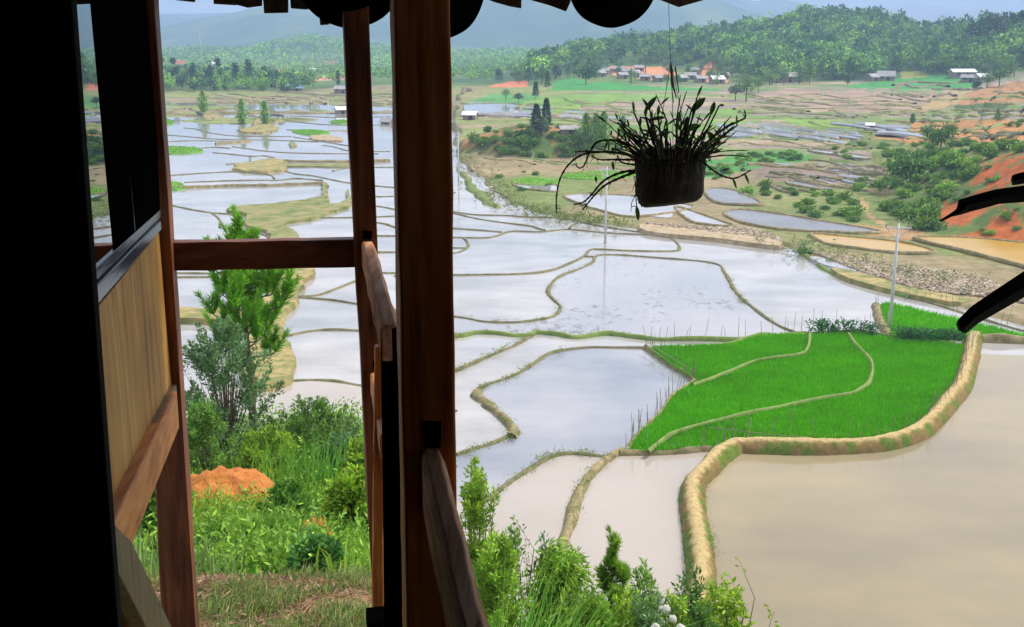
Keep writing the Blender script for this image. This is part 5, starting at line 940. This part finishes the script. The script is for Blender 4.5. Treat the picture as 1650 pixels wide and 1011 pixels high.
# ------------------------------------------------------------------ far trees
def crown_data(kind, h, wd, n, ls, rng):
    if kind == 'round':
        K = rng.integers(7, 12); c = rng.normal(size=(K, 3)); c = unit(c)*rng.uniform(.15, .75, (K, 1))*np.array([wd/2, wd/2, h*.30])+np.array([0, 0, h*.6]); i = rng.integers(0, K, n); q = unit(rng.normal(size=(n, 3)))*(rng.random((n, 1))**.35); P = c[i]+q*np.array([wd*.26, wd*.26, h*.17]); tn = rng.uniform(.7, 1.3, K)[i]; D = q+rng.normal(size=(n, 3))*.6
    elif kind == 'conifer':
        t_ = rng.random(n)**.8; a = rng.uniform(0, 6.28, n); lay = .55+.45*np.abs(np.sin(t_*24)); r = (1-t_)**.8*wd/2*lay*rng.uniform(.25, 1, n); P = np.stack([np.cos(a)*r, np.sin(a)*r, h*(.18+.82*t_)], 1); tn = .75+.5*lay*rng.uniform(.7, 1.1, n); D = np.stack([np.cos(a), np.sin(a), np.full(n, .1)], 1)+rng.normal(size=(n, 3))*.35
    elif kind == 'pinetop':
        K = rng.integers(6, 10); zc = rng.uniform(.45, .98, K); a = rng.uniform(0, 6.28, K); rr = wd/2*(1.15-zc)*rng.uniform(.2, 1.2, K); c = np.stack([np.cos(a)*rr, np.sin(a)*rr, zc*h], 1); c[0] = (0, 0, h*.95); i = rng.integers(0, K, n); q = unit(rng.normal(size=(n, 3)))*(rng.random((n, 1))**.4); P = c[i]+q*np.array([wd*.22, wd*.22, h*.085]); tn = rng.uniform(.7, 1.2, K)[i]; D = q+rng.normal(size=(n, 3))*.5
    else:  # plume: narrow upward
        t_ = rng.random(n); a = rng.uniform(0, 6.28, n); r = wd/2*np.sin(np.pi*np.clip(t_*.8+.15, 0, 1))*rng.uniform(.1, 1, n)*(.8+.4*np.sin(a*3+t_*9)); P = np.stack([np.cos(a)*r, np.sin(a)*r, h*(.06+.94*t_)], 1); tn = rng.uniform(.75, 1.25, n); D = rng.normal(size=(n, 3))*.5+np.array([0, 0, 1.2])
    V, Fq = leaf_quads(P, D, ls*rng.uniform(.6, 1.3, n), .62, rng); return V, Fq, tn
TC = {'a': ((.06, .15, .025), (.15, .28, .05)), 'b': ((.10, .21, .03), (.23, .38, .06)), 'c': ((.03, .085, .03), (.07, .15, .045)), 'd': ((.15, .30, .03), (.28, .46, .06)), 'e': ((.05, .10, .05), (.13, .2, .09))}
def tree_mesh(kind, h, wd, n, ls, cols, seed, trunk=True):
    rng = np.random.default_rng(seed); V, Fq, tn = crown_data(kind, h, wd, n, ls, rng); c = colmix(n, 4, *TC[cols], rng)*np.repeat(tn, 4)[:, None]; mi = np.zeros(len(Fq), int)
    if trunk:
        a = np.arange(5)*2*np.pi/5; lo = np.stack([np.cos(a)*wd*.035, np.sin(a)*wd*.035, np.full(5, -.5)], 1); hi = np.stack([np.cos(a)*wd*.015, np.sin(a)*wd*.015, np.full(5, h*.85)], 1); k = len(V); tf = np.array([[k+i, k+(i+1) % 5, k+5+(i+1) % 5, k+5+i] for i in range(5)]); V = np.concatenate([V, lo, hi]); Fq = np.concatenate([Fq, tf]); c = np.concatenate([c, np.full((10, 3), .09)])
    return V, Fq, c
PROTO = {}
def far_tree(name, kind, px, py, d, h, wd, label, cols='a', n=420, ls=.5, group=None, seed=0, var=3, trunk_part=False):
    """base at photo pixel (px,py) when d is None (on the terrain), else at distance d"""
    if d is None: p = hit([(px, py)])[0]
    else: x = at(px, 100, d).x; p = (x, d, ground(x, d))
    r = random.Random(seed*977+int(px*10)); key = (kind, cols, n, ls, round(wd/h, 1), r.randrange(var))
    if key not in PROTO:
        V, Fq, c = tree_mesh(kind, 1, round(wd/h, 1)+.05, n, ls/h, cols, len(PROTO)+500); o = np_mesh(name, V, Fq, [M['far_leaf']], c); PROTO[key] = o.data
    else: o = bpy.data.objects.new(name, PROTO[key]); COL.objects.link(o)
    o.location = p; o.scale = (h*r.uniform(.85, 1.15), h*r.uniform(.85, 1.15), h); o.rotation_euler = (0, 0, r.uniform(0, 6.28)); return tag(o, label, 'tree', group)
# ridge pines against the sky, right
rr_ = random.Random(12)
RID = [(1165, 52), (1182, 47), (1204, 42), (1230, 37), (1246, 34), (1262, 28), (1278, 30), (1296, 27), (1310, 20), (1326, 17), (1340, 14), (1352, 13), (1362, 19), (1376, 17), (1386, 20), (1402, 26), (1412, 28), (1422, 25), (1434, 28), (1446, 30), (1452, 30), (1463, 36), (1474, 38), (1484, 36), (1491, 40), (1505, 37), (1518, 36), (1530, 46), (1540, 50), (1562, 40), (1576, 34), (1588, 30), (1600, 32), (1612, 26), (1626, 30), (1640, 26)]
for i, (px, py) in enumerate(RID):
    d = 650 if px < 1545 else 500; x = at(px, py, d).x; gz = ground(x, d); h = max(6.5, at(px, py, d).z-gz+1); nm = 'pinetop' if i % 3 else 'conifer'
    far_tree('pine_tree', nm, px, 0, d, h, h*.42, 'dark pine on the right ridge skyline' if px < 1545 else 'dark tree on the near right hilltop', 'c', 300, .55, 'pines on the ridge' if px < 1545 else 'trees on the near right crest', i)
# individual trees of the picture
far_tree('lone_tree', 'plume', 328, 184, None, 6.0, 3.2, 'bright green plume-shaped tree, leftmost of the lone trees in the paddies', 'd', 900, .55, None, 1)
far_tree('lone_tree', 'plume', 391, 202, None, 6.0, 3.0, 'bright green plume-shaped tree, middle one of the lone trees', 'd', 900, .55, None, 2)
far_tree('lone_tree', 'plume', 428, 206, None, 6.2, 2.6, 'bright green plume-shaped tree on the tan islet, rightmost of the lone trees', 'd', 900, .55, None, 3)
for i, (px, py, h, kd, c, lb) in enumerate([(864, 215, 5.2, 'conifer', 'c', 'shorter dark conifer on the wooded mound'), (880, 213, 6.0, 'conifer', 'c', 'taller dark slim conifer on the wooded mound'), (871, 222, 3.6, 'round', 'e', 'dark round tree between the two conifers'), (944, 232, 5.2, 'plume', 'b', 'green feathery tree right of the mound hut'), (960, 236, 5.6, 'plume', 'b', 'broad green feathery tree right of the mound hut'),
    (972, 232, 5.5, 'plume', 'b', 'rightmost green feathery tree by the mound hut'), (1003, 225, 4.2, 'plume', 'b', 'bushy tree behind the orchid stems'), (930, 240, 3.2, 'round', 'a', 'dark bush below the mound hut'), (1515, 247, 4.4, 'round', 'a', 'dark green forked tree on the spur above the red landslide'), (1497, 232, 3.6, 'round', 'a', 'smaller dark tree left of the forked tree'),
    (1527, 225, 3.2, 'round', 'a', 'dark tree crown behind the forked tree'), (1466, 300, 5.2, 'round', 'a', 'tall dark bushy tree on the left flank of the spur'), (1607, 196, 2.6, 'plume', 'b', 'small green tree on the orange terrace'), (1470, 200, 2.0, 'plume', 'b', 'little pointed tree at the terrace edge'),
    (1366, 137, 9.5, 'plume', 'c', 'dark column-shaped tree beside the village huts'), (1202, 165, 8, 'round', 'a', 'big round tree at the village end'), (1185, 162, 6, 'round', 'e', 'greyish round tree at the village end'), (1222, 150, 6, 'round', 'b', 'leafy tree right of the village end'), (863, 160, 5.2, 'conifer', 'c', 'dark cone-shaped tree at the edge of the green terrace'), (882, 146, 6.5, 'conifer', 'c', 'dark tree above the green terrace'),
    (944, 137, 9, 'round', 'a', 'tall dark round tree left of the village'), (1040, 118, 9, 'round', 'c', 'dark round tree inside the village'), (815, 163, 4, 'round', 'a', 'low round tree by the red cut at the valley edge'), (835, 166, 3.6, 'round', 'e', 'second low tree by the red cut at the valley edge'), (545, 138, 6, 'plume', 'c', 'dark slim tree left of the middle post'), (1590, 142, 6, 'round', 'a', 'dark tree beside the white-roofed sheds'),
    (1610, 138, 7, 'round', 'a', 'dark tree right of the white-roofed sheds'), (1570, 146, 4, 'round', 'c', 'low dark tree in front of the white-roofed sheds')]):
    far_tree('tree', kd, px, py, None, h, h*{'conifer': .38, 'round': .95, 'plume': .5}[kd], lb, c, 900, .42, None, i+20)
# shrubs on the spur, the mound and the terraces
def shrubs(pts, label, grp, cat='shrub'):
    P = hit([(a, b) for a, b, *_ in pts]); r = random.Random(len(pts))
    for p, q in zip(P, pts):
        h = q[2]*r.uniform(.75, 1.25); c = r.choice('abbd'); key = ('shr', c, r.randrange(3))
        if key not in PROTO: V, Fq, cc_ = tree_mesh('round', 1, 1.35, 520, .17, c, len(PROTO)+900, False); V[:, 2] -= .32; o = np_mesh('shrub', V, Fq, [M['far_leaf']], cc_); PROTO[key] = o.data
        else: o = bpy.data.objects.new('shrub', PROTO[key]); COL.objects.link(o)
        o.location = (p[0], p[1], p[2]-.1); o.scale = (h, h, h); o.rotation_euler = (0, 0, r.uniform(0, 6.28)); tag(o, label, cat, grp)
rq = random.Random(31)
def inpoly(pl, n):
    xs = [p[0] for p in pl]; ys = [p[1] for p in pl]; res = []
    while len(res) < n:
        a, b = rq.uniform(min(xs), max(xs)), rq.uniform(min(ys), max(ys))
        if pip(np.array([a]), np.array([b]), pl)[0]: res.append((a, b))
    return res
SPX = [(1330, 330), (1380, 300), (1430, 262), (1500, 250), (1600, 246), (1640, 246), (1580, 268), (1555, 300), (1520, 325), (1505, 345), (1500, 378), (1450, 352), (1410, 330), (1380, 318)]
shrubs([(a, b, rq.uniform(1.0, 2.4)) for a, b in inpoly(SPX, 82)], 'green shrub on the slope of the spur left of the red landslide', 'shrubs on the spur slope')
shrubs([(a, b, rq.uniform(.6, 1.2)) for a, b in inpoly([(1510, 330), (1560, 300), (1600, 260), (1650, 260), (1650, 395), (1520, 385)], 14)], 'small shrub clinging to the red landslide', 'shrubs on the landslide')
shrubs([(a, b, rq.uniform(1.0, 2.0)) for a, b in inpoly([(1430, 258), (1440, 236), (1500, 232), (1650, 228), (1650, 246), (1560, 250), (1500, 258)], 36)], 'bushy shrub along the crest of the spur', 'shrubs on the spur crest')
shrubs([(a, b, rq.uniform(1.0, 2.1)) for a, b in inpoly([(752, 240), (775, 215), (830, 203), (900, 205), (990, 225), (1010, 245), (960, 256), (850, 254), (780, 252)], 62)], 'shrub covering the wooded mound in the valley', 'shrubs on the mound')
shrubs([(a, b, rq.uniform(.8, 1.6)) for a, b in inpoly([(1130, 285), (1150, 262), (1195, 250), (1290, 242), (1320, 256), (1241, 264), (1180, 280), (1135, 300)], 40)], 'leafy shrub in the bright green strip right of the orchid', 'shrubs in the green strip')
shrubs([(a, b, rq.uniform(.8, 1.6)) for a, b in inpoly([(1180, 300), (1250, 300), (1350, 310), (1400, 345), (1380, 360), (1300, 352), (1240, 330), (1190, 312)], 34)], 'shrub on the grassy bank above the terrace ponds', 'shrubs above the terrace ponds')
shrubs([(a, b, rq.uniform(.7, 1.5)) for a, b in inpoly([(1340, 250), (1345, 232), (1420, 232), (1480, 240), (1440, 262), (1380, 260)], 18)], 'low shrub behind the spur among the terraces', 'shrubs behind the spur')
shrubs([(a, b, rq.uniform(.7, 1.3)) for a, b in inpoly([(1600, 200), (1650, 196), (1650, 207), (1602, 209)], 7)], 'hedge shrub on the orange terraces', 'hedge on the orange terraces')
shrubs([(a, b, rq.uniform(.6, 1.4)) for a, b in inpoly([(760, 262), (850, 262), (900, 300), (830, 310), (790, 290)], 7)], 'low shrub on the grassy stream bank below the mound', 'shrubs below the mound')
# forest: first the trees that stand in front as single things, the rest one wood
def forest(label, pts_fn, n, hmin, hmax, seed, kinds, quads, ls, name='woods'):
    rng = np.random.default_rng(seed); x, y = pts_fn(n, rng); z = T(x, y); n = len(x); VV, FF, CC = [], [], []; k0 = 0; protos = []
    for j in range(10):
        kd, c = kinds[j % len(kinds)]; V, Fq, c_ = tree_mesh(kd, 1, {'round': .9, 'conifer': .42, 'pinetop': .5, 'plume': .5}[kd], quads, ls, c, seed*31+j, False); protos.append((V, Fq, c_))
    w_ = rng.integers(0, 10, n); patch = vn(x/35, y/35)
    for j in range(10):
        s_ = w_ == j; m_ = int(s_.sum())
        if not m_: continue
        V, Fq, c_ = protos[j]; a = rng.uniform(0, 6.28, m_); h = rng.uniform(hmin, hmax, m_)*(.7+.6*patch[s_]); ca, sa = np.cos(a)[:, None]*h[:, None], np.sin(a)[:, None]*h[:, None]
        W_ = np.stack([V[None, :, 0]*ca-V[None, :, 1]*sa+x[s_][:, None], V[None, :, 0]*sa+V[None, :, 1]*ca+y[s_][:, None], V[None, :, 2]*h[:, None]+z[s_][:, None]-.3], -1)
        VV.append(W_.reshape(-1, 3)); FF.append((np.arange(m_)[:, None, None]*len(V)+Fq[None]).reshape(-1, 4)+k0); k0 += m_*len(V); CC.append((c_[None]*(.95+.35*rng.random((m_, 1, 1))+.6*patch[s_][:, None, None])).reshape(-1, 3))
    tag(np_mesh(name, np.concatenate(VV), np.concatenate(FF), M['far_leaf'], np.concatenate(CC)), label, 'woods', kind='stuff')
def region(pl, d0, d1, u0, u1):
    def f(n, rng):
        X = []; Y = []; tot = 0
        while tot < n:
            y = np.sqrt(rng.uniform(d0*d0, d1*d1, n*2)); u = rng.uniform(u0, u1, n*2); x = u*y; z = T(x, y); px, py = project(x, y, z); k = np.ones(len(x), bool)
            if pl: k = pip(px, py, pl)
            X.append(x[k]); Y.append(y[k]); tot += int(k.sum())
            if not k.any(): break
        return np.concatenate(X)[:n], np.concatenate(Y)[:n]
    return f
FR = [(856, 132), (900, 118), (950, 104), (1000, 100), (1100, 102), (1135, 98), (1180, 122), (1210, 140), (1300, 136), (1380, 132), (1440, 116), (1480, 112), (1500, 122), (1560, 120), (1600, 130), (1700, 118), (1800, 100), (2000, 20), (1650, 20), (1560, 40), (1300, 20), (1100, 40), (850, 90)]
forest('dense green forest covering the ridge behind the village at right', region(FR, 440, 740, .0, .66), 3600, 6, 11, 5, [('round', 'a'), ('pinetop', 'c'), ('round', 'b'), ('round', 'a'), ('round', 'b'), ('pinetop', 'a'), ('round', 'd'), ('conifer', 'c')], 95, .15)
forest('dark green wood at the far left edge of the valley', region([(150, 152), (480, 153), (520, 146), (440, 134), (330, 116), (250, 108), (150, 108)], 425, 620, -.45, -.16), 620, 4, 7.5, 6, [('round', 'a'), ('round', 'c'), ('plume', 'b'), ('round', 'b'), ('pinetop', 'c')], 120, .14)
forest('hazy trees over the middle hills beyond the valley', region(None, 820, 1450, -.5, .5), 9000, 4, 7.5, 7, [('round', 'a'), ('round', 'b'), ('round', 'b'), ('round', 'd')], 26, .30)
forest('hazy scrub at the head of the valley', region([(480, 140), (860, 132), (860, 108), (480, 112)], 500, 900, -.2, .05), 300, 4, 7, 8, [('round', 'a'), ('round', 'b')], 50, .22)
# single trees in front of the woods
rt = random.Random(44)
for i in range(34):
    px = rt.uniform(256, 480); t_ = (px-256)/224
    far_tree('tree', rt.choice(['round', 'round', 'plume']), px, rt.uniform(140, 149), None, rt.uniform(4, 8)*(1-.45*t_), rt.uniform(4, 6)*(1-.4*t_), 'front tree of the far left wood', rt.choice('acb'), 500, .7, 'front trees of the left wood', i+100)
for i in range(8): far_tree('tree', 'pinetop', 258+i*24+rt.uniform(-8, 8), 0, 450, rt.uniform(9, 12.5)*(1 if i < 7 else .7), 4, 'tall tree above the far left wood', 'c', 420, .7, 'tall trees of the left wood', i+150)
for i in range(70):
    px = rt.uniform(870, 1640); yb = np.interp(px, [870, 950, 1000, 1130, 1210, 1300, 1440, 1480, 1560, 1640], [135, 108, 103, 102, 138, 134, 116, 113, 121, 124])
    far_tree('tree', rt.choice(['round', 'round', 'round', 'pinetop', 'plume']), px, yb+rt.uniform(-3, 3), None, rt.uniform(4.5, 8.5), rt.uniform(4, 7), 'tree along the ridge foot', rt.choice('abba'), 480, .55, 'trees along the forest foot', i+200)
for i in range(22):
    px = rt.uniform(800, 960); far_tree('tree', rt.choice(['round', 'conifer']), px, np.interp(px, [800, 870, 960], [133, 131, 116])+rt.uniform(-2, 4), None, rt.uniform(4, 7), rt.uniform(3, 5), 'tree on the slope left of the village', rt.choice('ac'), 400, .55, 'trees left of the village', i+300)
for i in range(34): far_tree('tree', rt.choice(['round', 'round', 'plume']), rt.uniform(955, 1180), rt.uniform(106, 139), None, rt.uniform(2.5, 6), rt.uniform(2.5, 5), 'tree among the village houses', rt.choice('abba'), 400, .45, 'trees among the village houses', i+400)
# ------------------------------------------------------------------ huts
RH = random.Random(9)
def hut(px, py, wd, dp, hw, hr, roof_mat, label, rz=0.0, wall='hut_wall', over=.35, name='hut'):
    rz = rz+(RH.uniform(-.5, .5) if wd < 7 else 0); sc_ = .8 if (960 < px < 1180) else 1; wd *= RH.uniform(.85, 1.15)*sc_; dp *= sc_; hw *= sc_; hr *= sc_
    p = hit([(px, py)])[0]; root = empty(name, p, rz); tag(root, label, 'hut'); m = MB(); m.box((0, 0, -.8), wd, dp, hw+.8); m.build('wall', M[wall], root)
    m = MB(); a, b = wd/2+over, dp/2+over; th = .12
    prof = [(-b, hw-.12), (0, hw+hr), (b, hw-.12), (b, hw-.12+th), (0, hw+hr+th*1.3), (-b, hw-.12+th)]
    m.prism([(-a, q, z) for q, z in prof[:2]+[prof[4], prof[5]]], (2*a, 0, 0)); m.prism([(-a, prof[1][0]+.002, prof[1][1]), (-a, prof[2][0], prof[2][1]), (-a, prof[3][0], prof[3][1]), (-a, prof[4][0]+.002, prof[4][1])], (2*a, 0, 0)); m.build('roof', M[roof_mat], root)
    for s_ in (-1, 1): m = MB(); m.prism([(s_*wd/2, -dp/2, hw), (s_*wd/2, dp/2, hw), (s_*wd/2, 0, hw+hr*.96)], (-s_*.05, 0, 0)); m.build('gable', M[wall], root)
    m = MB(); m.box((wd*.12, -dp/2-.02, 0), .9, .06, min(1.9, hw*.85)); m.build('door', M['hut_dark'], root)
    if wd > 4:
        m = MB(); m.box((-wd*.25, -dp/2-.02, .9), .8, .06, .7); m.build('window', M['hut_dark'], root)
    return root
for i, a in enumerate([(1550, 124, 9, 5, 1.9, 1.0, 'roof_white', 'long shed with a bright white roof at the forest edge', 0), (1585, 132, 7, 4, 1.8, 1.1, 'roof_white', 'white-roofed shed right of the long shed', .3), (1562, 133, 5, 4, 1.8, .9, 'roof_grey', 'small grey shed in front of the white-roofed sheds', -.2),
    (1427, 130, 6.5, 5, 1.7, 1.9, 'roof_grey', 'grey steep-roofed hut above the green field at right', .2), (1405, 131, 4, 4, 1.6, 1.2, 'roof_grey', 'small hut left of the grey steep-roofed hut', 0), (1265, 133, 9, 5, 2.3, 1.5, 'roof_grey', 'long brown hut with a grey roof below the forest', .1), (1232, 130, 5, 4, 2, 1.3, 'roof_grey', 'small hut left of the long brown hut', .5),
    (1155, 135, 6, 5, 2.2, 1.6, 'roof_white', 'pale gabled house at the right end of the village', .4), (1163, 128, 6, 4, 2.2, 1.3, 'roof_grey', 'house just behind the pale gabled house', 0), (1112, 128, 6, 4, 2, 1.4, 'roof_grey', 'grey house right of the orchid wire', .3), (1120, 120, 6, 4, 2, 1.4, 'roof_grey', 'grey house on the upper row right of the orchid wire', -.4), (1098, 132, 5, 4, 2, 1.4, 'roof_grey', 'low grey house directly behind the orchid wire', .2),
    (1128, 133, 5, 4, 2, 1.4, 'roof_grey', 'grey house in the lower row near the pale house', 0), (1060, 132, 5, 4, 2, 1.3, 'roof_grey', 'grey house at the lower middle of the village', .2), (1040, 130, 5, 4, 2, 1.2, 'roof_grey', 'lower house under the dark village tree', 0), (1022, 124, 6, 4, 2, 1.5, 'roof_grey', 'grey house left of the dark village tree', .4), (1010, 121, 6, 4, 2, 1.4, 'roof_grey', 'grey house above the green terrace', -.2),
    (996, 117, 6, 4, 2, 1.4, 'roof_grey', 'upper grey house in the left part of the village', .1), (1003, 127, 5, 4, 2, 1.2, 'roof_grey', 'house at the bottom left of the village', 0), (965, 124, 6, 4, 2, 1.2, 'roof_grey', 'first house at the left end of the village', .3), (978, 120, 5, 4, 2, 1.2, 'roof_grey', 'second house from the left end of the village', -.3), (1030, 115, 6, 4, 2, 1.3, 'roof_grey', 'house on the top row beside the orange bank', 0),
    (916, 216, 2.6, 1.8, .9, .5, 'roof_grey', 'little grey hut on the wooded mound', .2), (758, 193, 3.0, 2.4, 1.2, .7, 'roof_white', 'tiny whitish field hut in the grey paddies right of the pillar', .1), (1402, 207, 1.4, 1.2, .7, .4, 'roof_white', 'tiny white field shelter among the right terraces', 0),
    (549, 186, 3.0, 2.4, 1.6, .7, 'roof_white', 'tiny white field hut left of the middle post', 0), (625, 204, 3.0, 2.4, 1.2, 1.0, 'roof_grey', 'tiny field hut between the middle post and the pillar', 0), (437, 140, 5.5, 4, 2.6, 1.0, 'roof_white', 'white house at the right end of the left wood', 0), (472, 147, 7, 5, 1.2, 1.2, 'roof_blue', 'low blue-roofed house beyond the left wood', .5), (291, 113, 8, 7, 4, 3, 'roof_red', 'red-roofed house half hidden behind the left wood', .2),
    (345, 113, 8, 6, 4, 2, 'roof_white', 'white house above the left wood', .4), (510, 122, 9, 6, 3, 2, 'roof_white', 'white house by the far red earth cut', 0), (552, 150, 5, 4, 1.5, 1.0, 'roof_grey', 'small far grey hut left of the middle post top', 0), (530, 107, 8, 6, 3, 2, 'roof_red', 'far red-roofed house on the middle hill', 0)]):
    hut(*a[:8], rz=a[8])
# ------------------------------------------------------------------ power poles, masts
def power_pole(px, pb, pt, label, d=None, arm=1.9):
    p = hit([(px[0], pb)])[0] if d is None else d; a = Vector(p); h = at(px[1], pt, a.y).z-a.z; root = empty('power_pole', a); tag(root, label, 'power pole')
    lean = (at(px[1], pt, a.y).x-a.x)*.0; m = MB(); m.tube([(0, 0, -.3), (lean*.5, 0, h*.5), (lean, 0, h)], [h*.017, h*.0135, h*.010], 10); m.build('pole', M['concrete'], root, smooth=True)
    if arm:
        m = MB(); m.box((0, 0, h*.955), arm, .12, .10); m.tube([(0, 0, h*.86), (arm*.42, 0, h*.955)], .035, 4); m.tube([(0, 0, h*.86), (-arm*.42, 0, h*.955)], .035, 4); m.build('crossarm', M['concrete'], root)
        for x in (-arm*.46, 0, arm*.46): m = MB(); z = h*.955+.1 if x else h; m.tube([(x, 0, z), (x, 0, z+.08), (x, 0, z+.14), (x, 0, z+.24)], [.04, .09, .06, .08], 8); m.build('insulator', M['porcelain'], root)
    return a, h
pa, ph = power_pole((1432, 1440), 545, 360, 'grey concrete power pole with crossarm in the green paddy at right')
pb_, phb = power_pole((975, 978), 402, 268, 'thin pale power pole standing behind the hanging orchid')
power_pole((739, 741), 300, 212, 'slim pale power pole at the right edge of the pillar', arm=1.4)
power_pole((530, 531), 198, 160, 'far thin power pole in the left paddies', arm=0); power_pole((503, 504), 190, 163, 'second far thin power pole in the left paddies', arm=0)
power_pole((1562, 1566), 590, 532, 'short dark wooden post at the far bend of the curved dike', arm=0)
def wire(a, b, sag, label):
    m = MB(); P = [a.lerp(b, t_/16)-Vector((0, 0, sag*4*(t_/16)*(1-t_/16))) for t_ in range(17)]; m.tube(P, .007, 4); tag(m.build('power_line', M['darkmetal'], loc=a), label, 'cable')
for x, lb in ((-.87, 'left cable of the power line over the paddies'), (0, 'middle cable of the power line over the paddies'), (.87, 'right cable of the power line over the paddies')): wire(pa+Vector((x, 0, ph+.2)), pb_+Vector((x, 0, phb+.2)), 1.2, lb)
def mast(px, pb, pt, d, label):
    a = at(px, pb, d); a.z = ground(a.x, d); h = at(px, pt, d).z-a.z; m = MB(); w_ = h*.035
    for sx_, sy_ in ((-1, -1), (1, -1), (1, 1), (-1, 1)): m.tube([(sx_*w_, sy_*w_, 0), (sx_*w_*.25, sy_*w_*.25, h)], h*.007, 4)
    for k in range(9):
        q = 1-.75*k/9; z = h*k/9; z2 = h*(k+1)/9; q2 = 1-.75*(k+1)/9
        for A_, B_ in (((-1, -1), (1, -1)), ((1, 1), (-1, 1)), ((-1, 1), (-1, -1)), ((1, -1), (1, 1))): m.tube([(A_[0]*w_*q, A_[1]*w_*q, z), (B_[0]*w_*q2, B_[1]*w_*q2, z2)], h*.005, 4)
    m.v = [tuple(Vector(v)+a) for v in m.v]; tag(m.build('radio_mast', M['concrete'], loc=a), label, 'mast')
mast(322, 75, 38, 1400, 'faint lattice mast on the hazy hill at far left'); mast(401, 30, -5, 2800, 'very faint lattice mast high on the blue mountain')
# buffaloes and a farmer far off in the paddies
def blob_beast(px, py, rz, label, s=1.0):
    p = hit([(px, py)])[0]; z = max(p[2], .0); me = bpy.data.meshes.new('buffalo'); bm = bmesh.new(); sk = bm.verts.layers.skin.verify()
    J = {'hip': (-.8, 0, 1.05, .30), 'mid': (0, 0, 1.0, .36), 'sh': (.7, 0, 1.1, .32), 'neck': (1.1, 0, 1.15, .18), 'head': (1.45, 0, 1.05, .15), 'muz': (1.75, 0, .88, .09), 'tail': (-1.15, 0, .9, .05), 'tail2': (-1.25, 0, .45, .03), 'hornl': (1.4, .3, 1.3, .04), 'hornr': (1.4, -.3, 1.3, .04)}
    for sgn, q in ((1, 'l'), (-1, 'r')):
        J.update({'fk'+q: (.7, .2*sgn, .62, .10), 'ff'+q: (.68, .2*sgn, .05, .07), 'bk'+q: (-.72, .22*sgn, .68, .13), 'bh'+q: (-.9, .22*sgn, .4, .08), 'bf'+q: (-.84, .22*sgn, .05, .07)})
    vs = {k: bm.verts.new(v[:3]) for k, v in J.items()}
    for k, v in J.items(): vs[k][sk].radius = (v[3], v[3])
    vs['mid'][sk].use_root = True
    for a, b in [('mid', 'hip'), ('mid', 'sh'), ('sh', 'neck'), ('neck', 'head'), ('head', 'muz'), ('hip', 'tail'), ('tail', 'tail2'), ('head', 'hornl'), ('head', 'hornr'), ('sh', 'fkl'), ('fkl', 'ffl'), ('sh', 'fkr'), ('fkr', 'ffr'), ('hip', 'bkl'), ('bkl', 'bhl'), ('bhl', 'bfl'), ('hip', 'bkr'), ('bkr', 'bhr'), ('bhr', 'bfr')]: bm.edges.new((vs[a], vs[b]))
    bm.to_mesh(me); bm.free(); o = bpy.data.objects.new('buffalo', me); COL.objects.link(o); me.materials.append(M['darkmetal']); o.modifiers.new('skin', 'SKIN'); o.modifiers.new('sub', 'SUBSURF').levels = 1; o.location = (p[0], p[1], z); o.rotation_euler = (0, 0, rz); o.scale = (s,)*3; tag(o, label, 'buffalo')
blob_beast(441, 191, .2, 'dark buffalo in the paddy right of the lone trees', .9); blob_beast(452, 192, 3.0, 'second dark buffalo farther right of the lone trees', .9); blob_beast(322, 188, 2.6, 'dark buffalo below the leftmost lone tree', .9)

for gname in ('pines on the ridge', 'trees on the near right crest', 'tall trees of the left wood', 'front trees of the left wood', 'trees along the forest foot', 'trees left of the village', 'trees among the village houses', 'shrubs on the landslide', 'hedge on the orange terraces'): ordinals(gname)
# ------------------------------------------------------------------ haze
hz = MB(); hz.box((0, 2700, -2), 12000, 6400, 330); 
hm = bpy.data.materials.new('haze'); hm.use_nodes = True; t = hm.node_tree; t.nodes.clear()
o_ = t.nodes.new('ShaderNodeOutputMaterial'); pv = t.nodes.new('ShaderNodeVolumePrincipled'); pv.inputs['Color'].default_value = (.46, .67, 1, 1)
pv.inputs['Density'].default_value = HAZE; pv.inputs['Anisotropy'].default_value = .0; t.links.new(pv.outputs[0], o_.inputs['Volume'])
tag(hz.build('haze', hm), 'pale blue haze filling the valley air', 'haze', kind='stuff')
